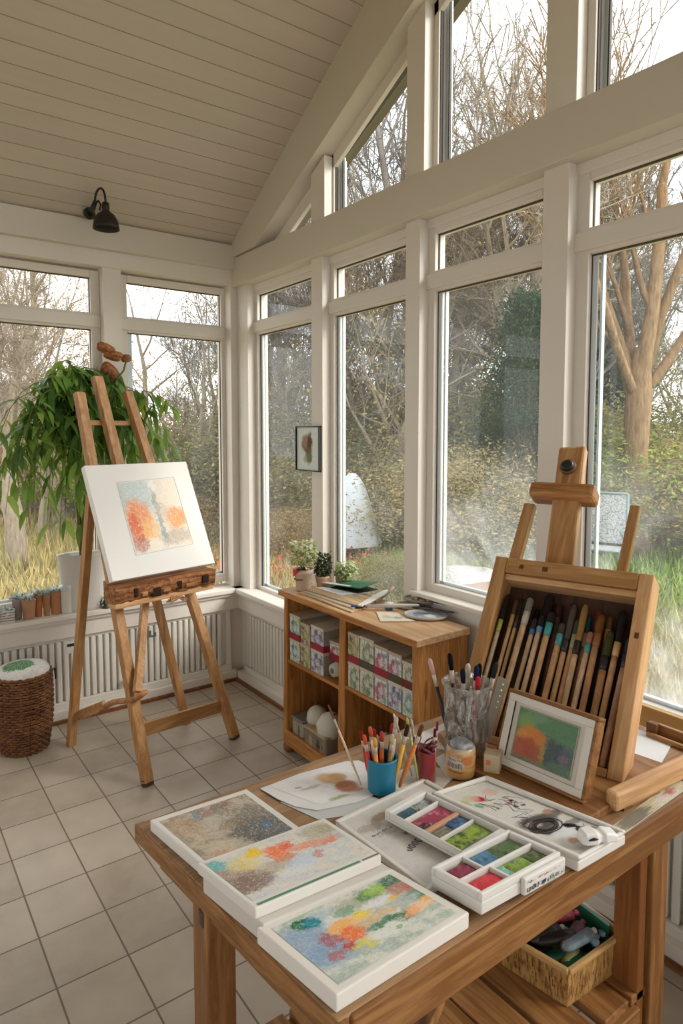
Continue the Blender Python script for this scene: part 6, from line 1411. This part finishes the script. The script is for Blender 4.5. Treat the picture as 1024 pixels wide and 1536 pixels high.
x, y = at(745, 6.6); t = thing('soil_mound', 'brown mound of soil right of the white tarpaulin', 'mound', (x, y, gz(x, y))); MB().ball((0, 0, .05), .62, 22, 12, .22, .07, 8).build('soil', plain('#94765f', .95, .1, .2, scale=6), t)
x, y = at(425, 8.4); t = thing('flower_patch', 'low red-orange flower patch outside the first gable window', 'flowers', (x, y, gz(x, y)))
rr = random.Random(3); o = bpy.data.objects.new('blossoms', leaves_mesh('blossoms', [(rr.uniform(-1.1, 1.1), rr.uniform(-.9, .9), .1) for _ in range(90)], 16, .12, .035, leaf_mat('blossom', ['#c8553a', '#d8704a', '#b5604a', '#c9a06a', '#8a8a4a'], .3), rr, .5)); COL.objects.link(o); o.parent = t
x, y = at(1000, 9.6); t = thing('garden_fence', 'low dark rail fence across the lawn at far right', 'fence', (x, y, gz(x, y)), (0, 0, rad(35)))
MB().beam((-2.2, 0, .62), (1.6, 0, .62), .06, .05, (0, 0, 1)).build('rail', plain('#4f4a44', .8), t)
for k in range(4): MB().beam((-2.1 + k * 1.2, 0, 0), (-2.1 + k * 1.2, 0, .7), .07, .07).build('post', plain('#5a5048', .8), t)

# pieces that belong to one part of a thing hang under that part
own = {'soil': ('pot', 'planter', 'basket'), 'red_ribbon': ('pot',), 'cord': ('pot',), 'rubber_foot': ('upright',), 'knob_ring': ('mast',), 'knob': ('mast',), 'floral_front': ('body',), 'printed_front': ('body',), 'nozzle_slot': ('body',), 'dark_markings': ('woven_body',), 'inner_bevel': ('mount',), 'bolt': ('leg',), 'label_lettering': ('label', 'label_block'), 'sticker_print': ('sticker',), 'dots': ('strip',), 'glazing_bead': ('window_frame',), 'seal': ('window_frame',), 'inner_lip': ('top_board',)}
base = lambda o: o.name.split('.')[0]
for th_ in [o for o in COL.objects if o.type == 'EMPTY' and o.parent is None]:
    kids = list(th_.children)
    for c in kids:
        if base(c) in own and not c.children:
            par = [k for k in kids if base(k) in own[base(c)] and k is not c]
            if par: c.parent = par[min(len(par) - 1, [k for k in kids if base(k) == base(c)].index(c))]

# ------------------------------------------------------------------ light and camera
wd = bpy.data.worlds.new('sky'); SC.world = wd; wd.use_nodes = True; nt = wd.node_tree; nt.nodes.clear()
out = nt.nodes.new('ShaderNodeOutputWorld'); bg = nt.nodes.new('ShaderNodeBackground'); tc = nt.nodes.new('ShaderNodeTexCoord'); no = nt.nodes.new('ShaderNodeTexNoise'); rp = nt.nodes.new('ShaderNodeValToRGB')
mp = nt.nodes.new('ShaderNodeMapping'); mp.inputs['Scale'].default_value = (1, 1, 2.5); nt.links.new(tc.outputs['Generated'], mp.inputs[0]); nt.links.new(mp.outputs[0], no.inputs['Vector'])
no.inputs['Scale'].default_value = 2.2; no.inputs['Detail'].default_value = 4; nt.links.new(no.outputs[0], rp.inputs[0])
rp.color_ramp.elements[0].position = .35; rp.color_ramp.elements[0].color = (.86, .92, 1, 1); rp.color_ramp.elements[1].position = .6; rp.color_ramp.elements[1].color = (1, .985, .96, 1)
nt.links.new(rp.outputs[0], bg.inputs[0]); bg.inputs[1].default_value = 2.3; nt.links.new(bg.outputs[0], out.inputs[0])
sun = bpy.data.lights.new('sun', 'SUN'); sun.energy = 2.8; sun.angle = rad(20); sun.color = (1, .93, .84); so = bpy.data.objects.new('sun', sun); COL.objects.link(so)
sd = Vector((math.cos(rad(42)) * math.cos(rad(33)), math.sin(rad(42)) * math.cos(rad(33)), math.sin(rad(33)))); so.rotation_euler = sd.to_track_quat('Z', 'Y').to_euler(); so.location = (8, 8, 8)
cam = bpy.data.cameras.new('camera'); cam.sensor_width = 36; cam.sensor_fit = 'AUTO'; cam.lens = 985 / 1536 * 36; cam.shift_y = -52 / 1536; cam.clip_start = .02; cam.clip_end = 200
co = bpy.data.objects.new('camera', cam); COL.objects.link(co); co.location = (3.68, -1.90, 1.55); co.rotation_euler = (rad(86), 0, rad(53.8)); SC.camera = co
vs_ = SC.view_settings; vs_.view_transform = 'Standard'; vs_.look = 'None'; vs_.gamma = 1; vs_.use_curve_mapping = False; vs_.exposure = .3
SC.cycles.max_bounces = 10; SC.cycles.diffuse_bounces = 5; SC.cycles.transparent_max_bounces = 24; SC.cycles.sample_clamp_indirect = 6
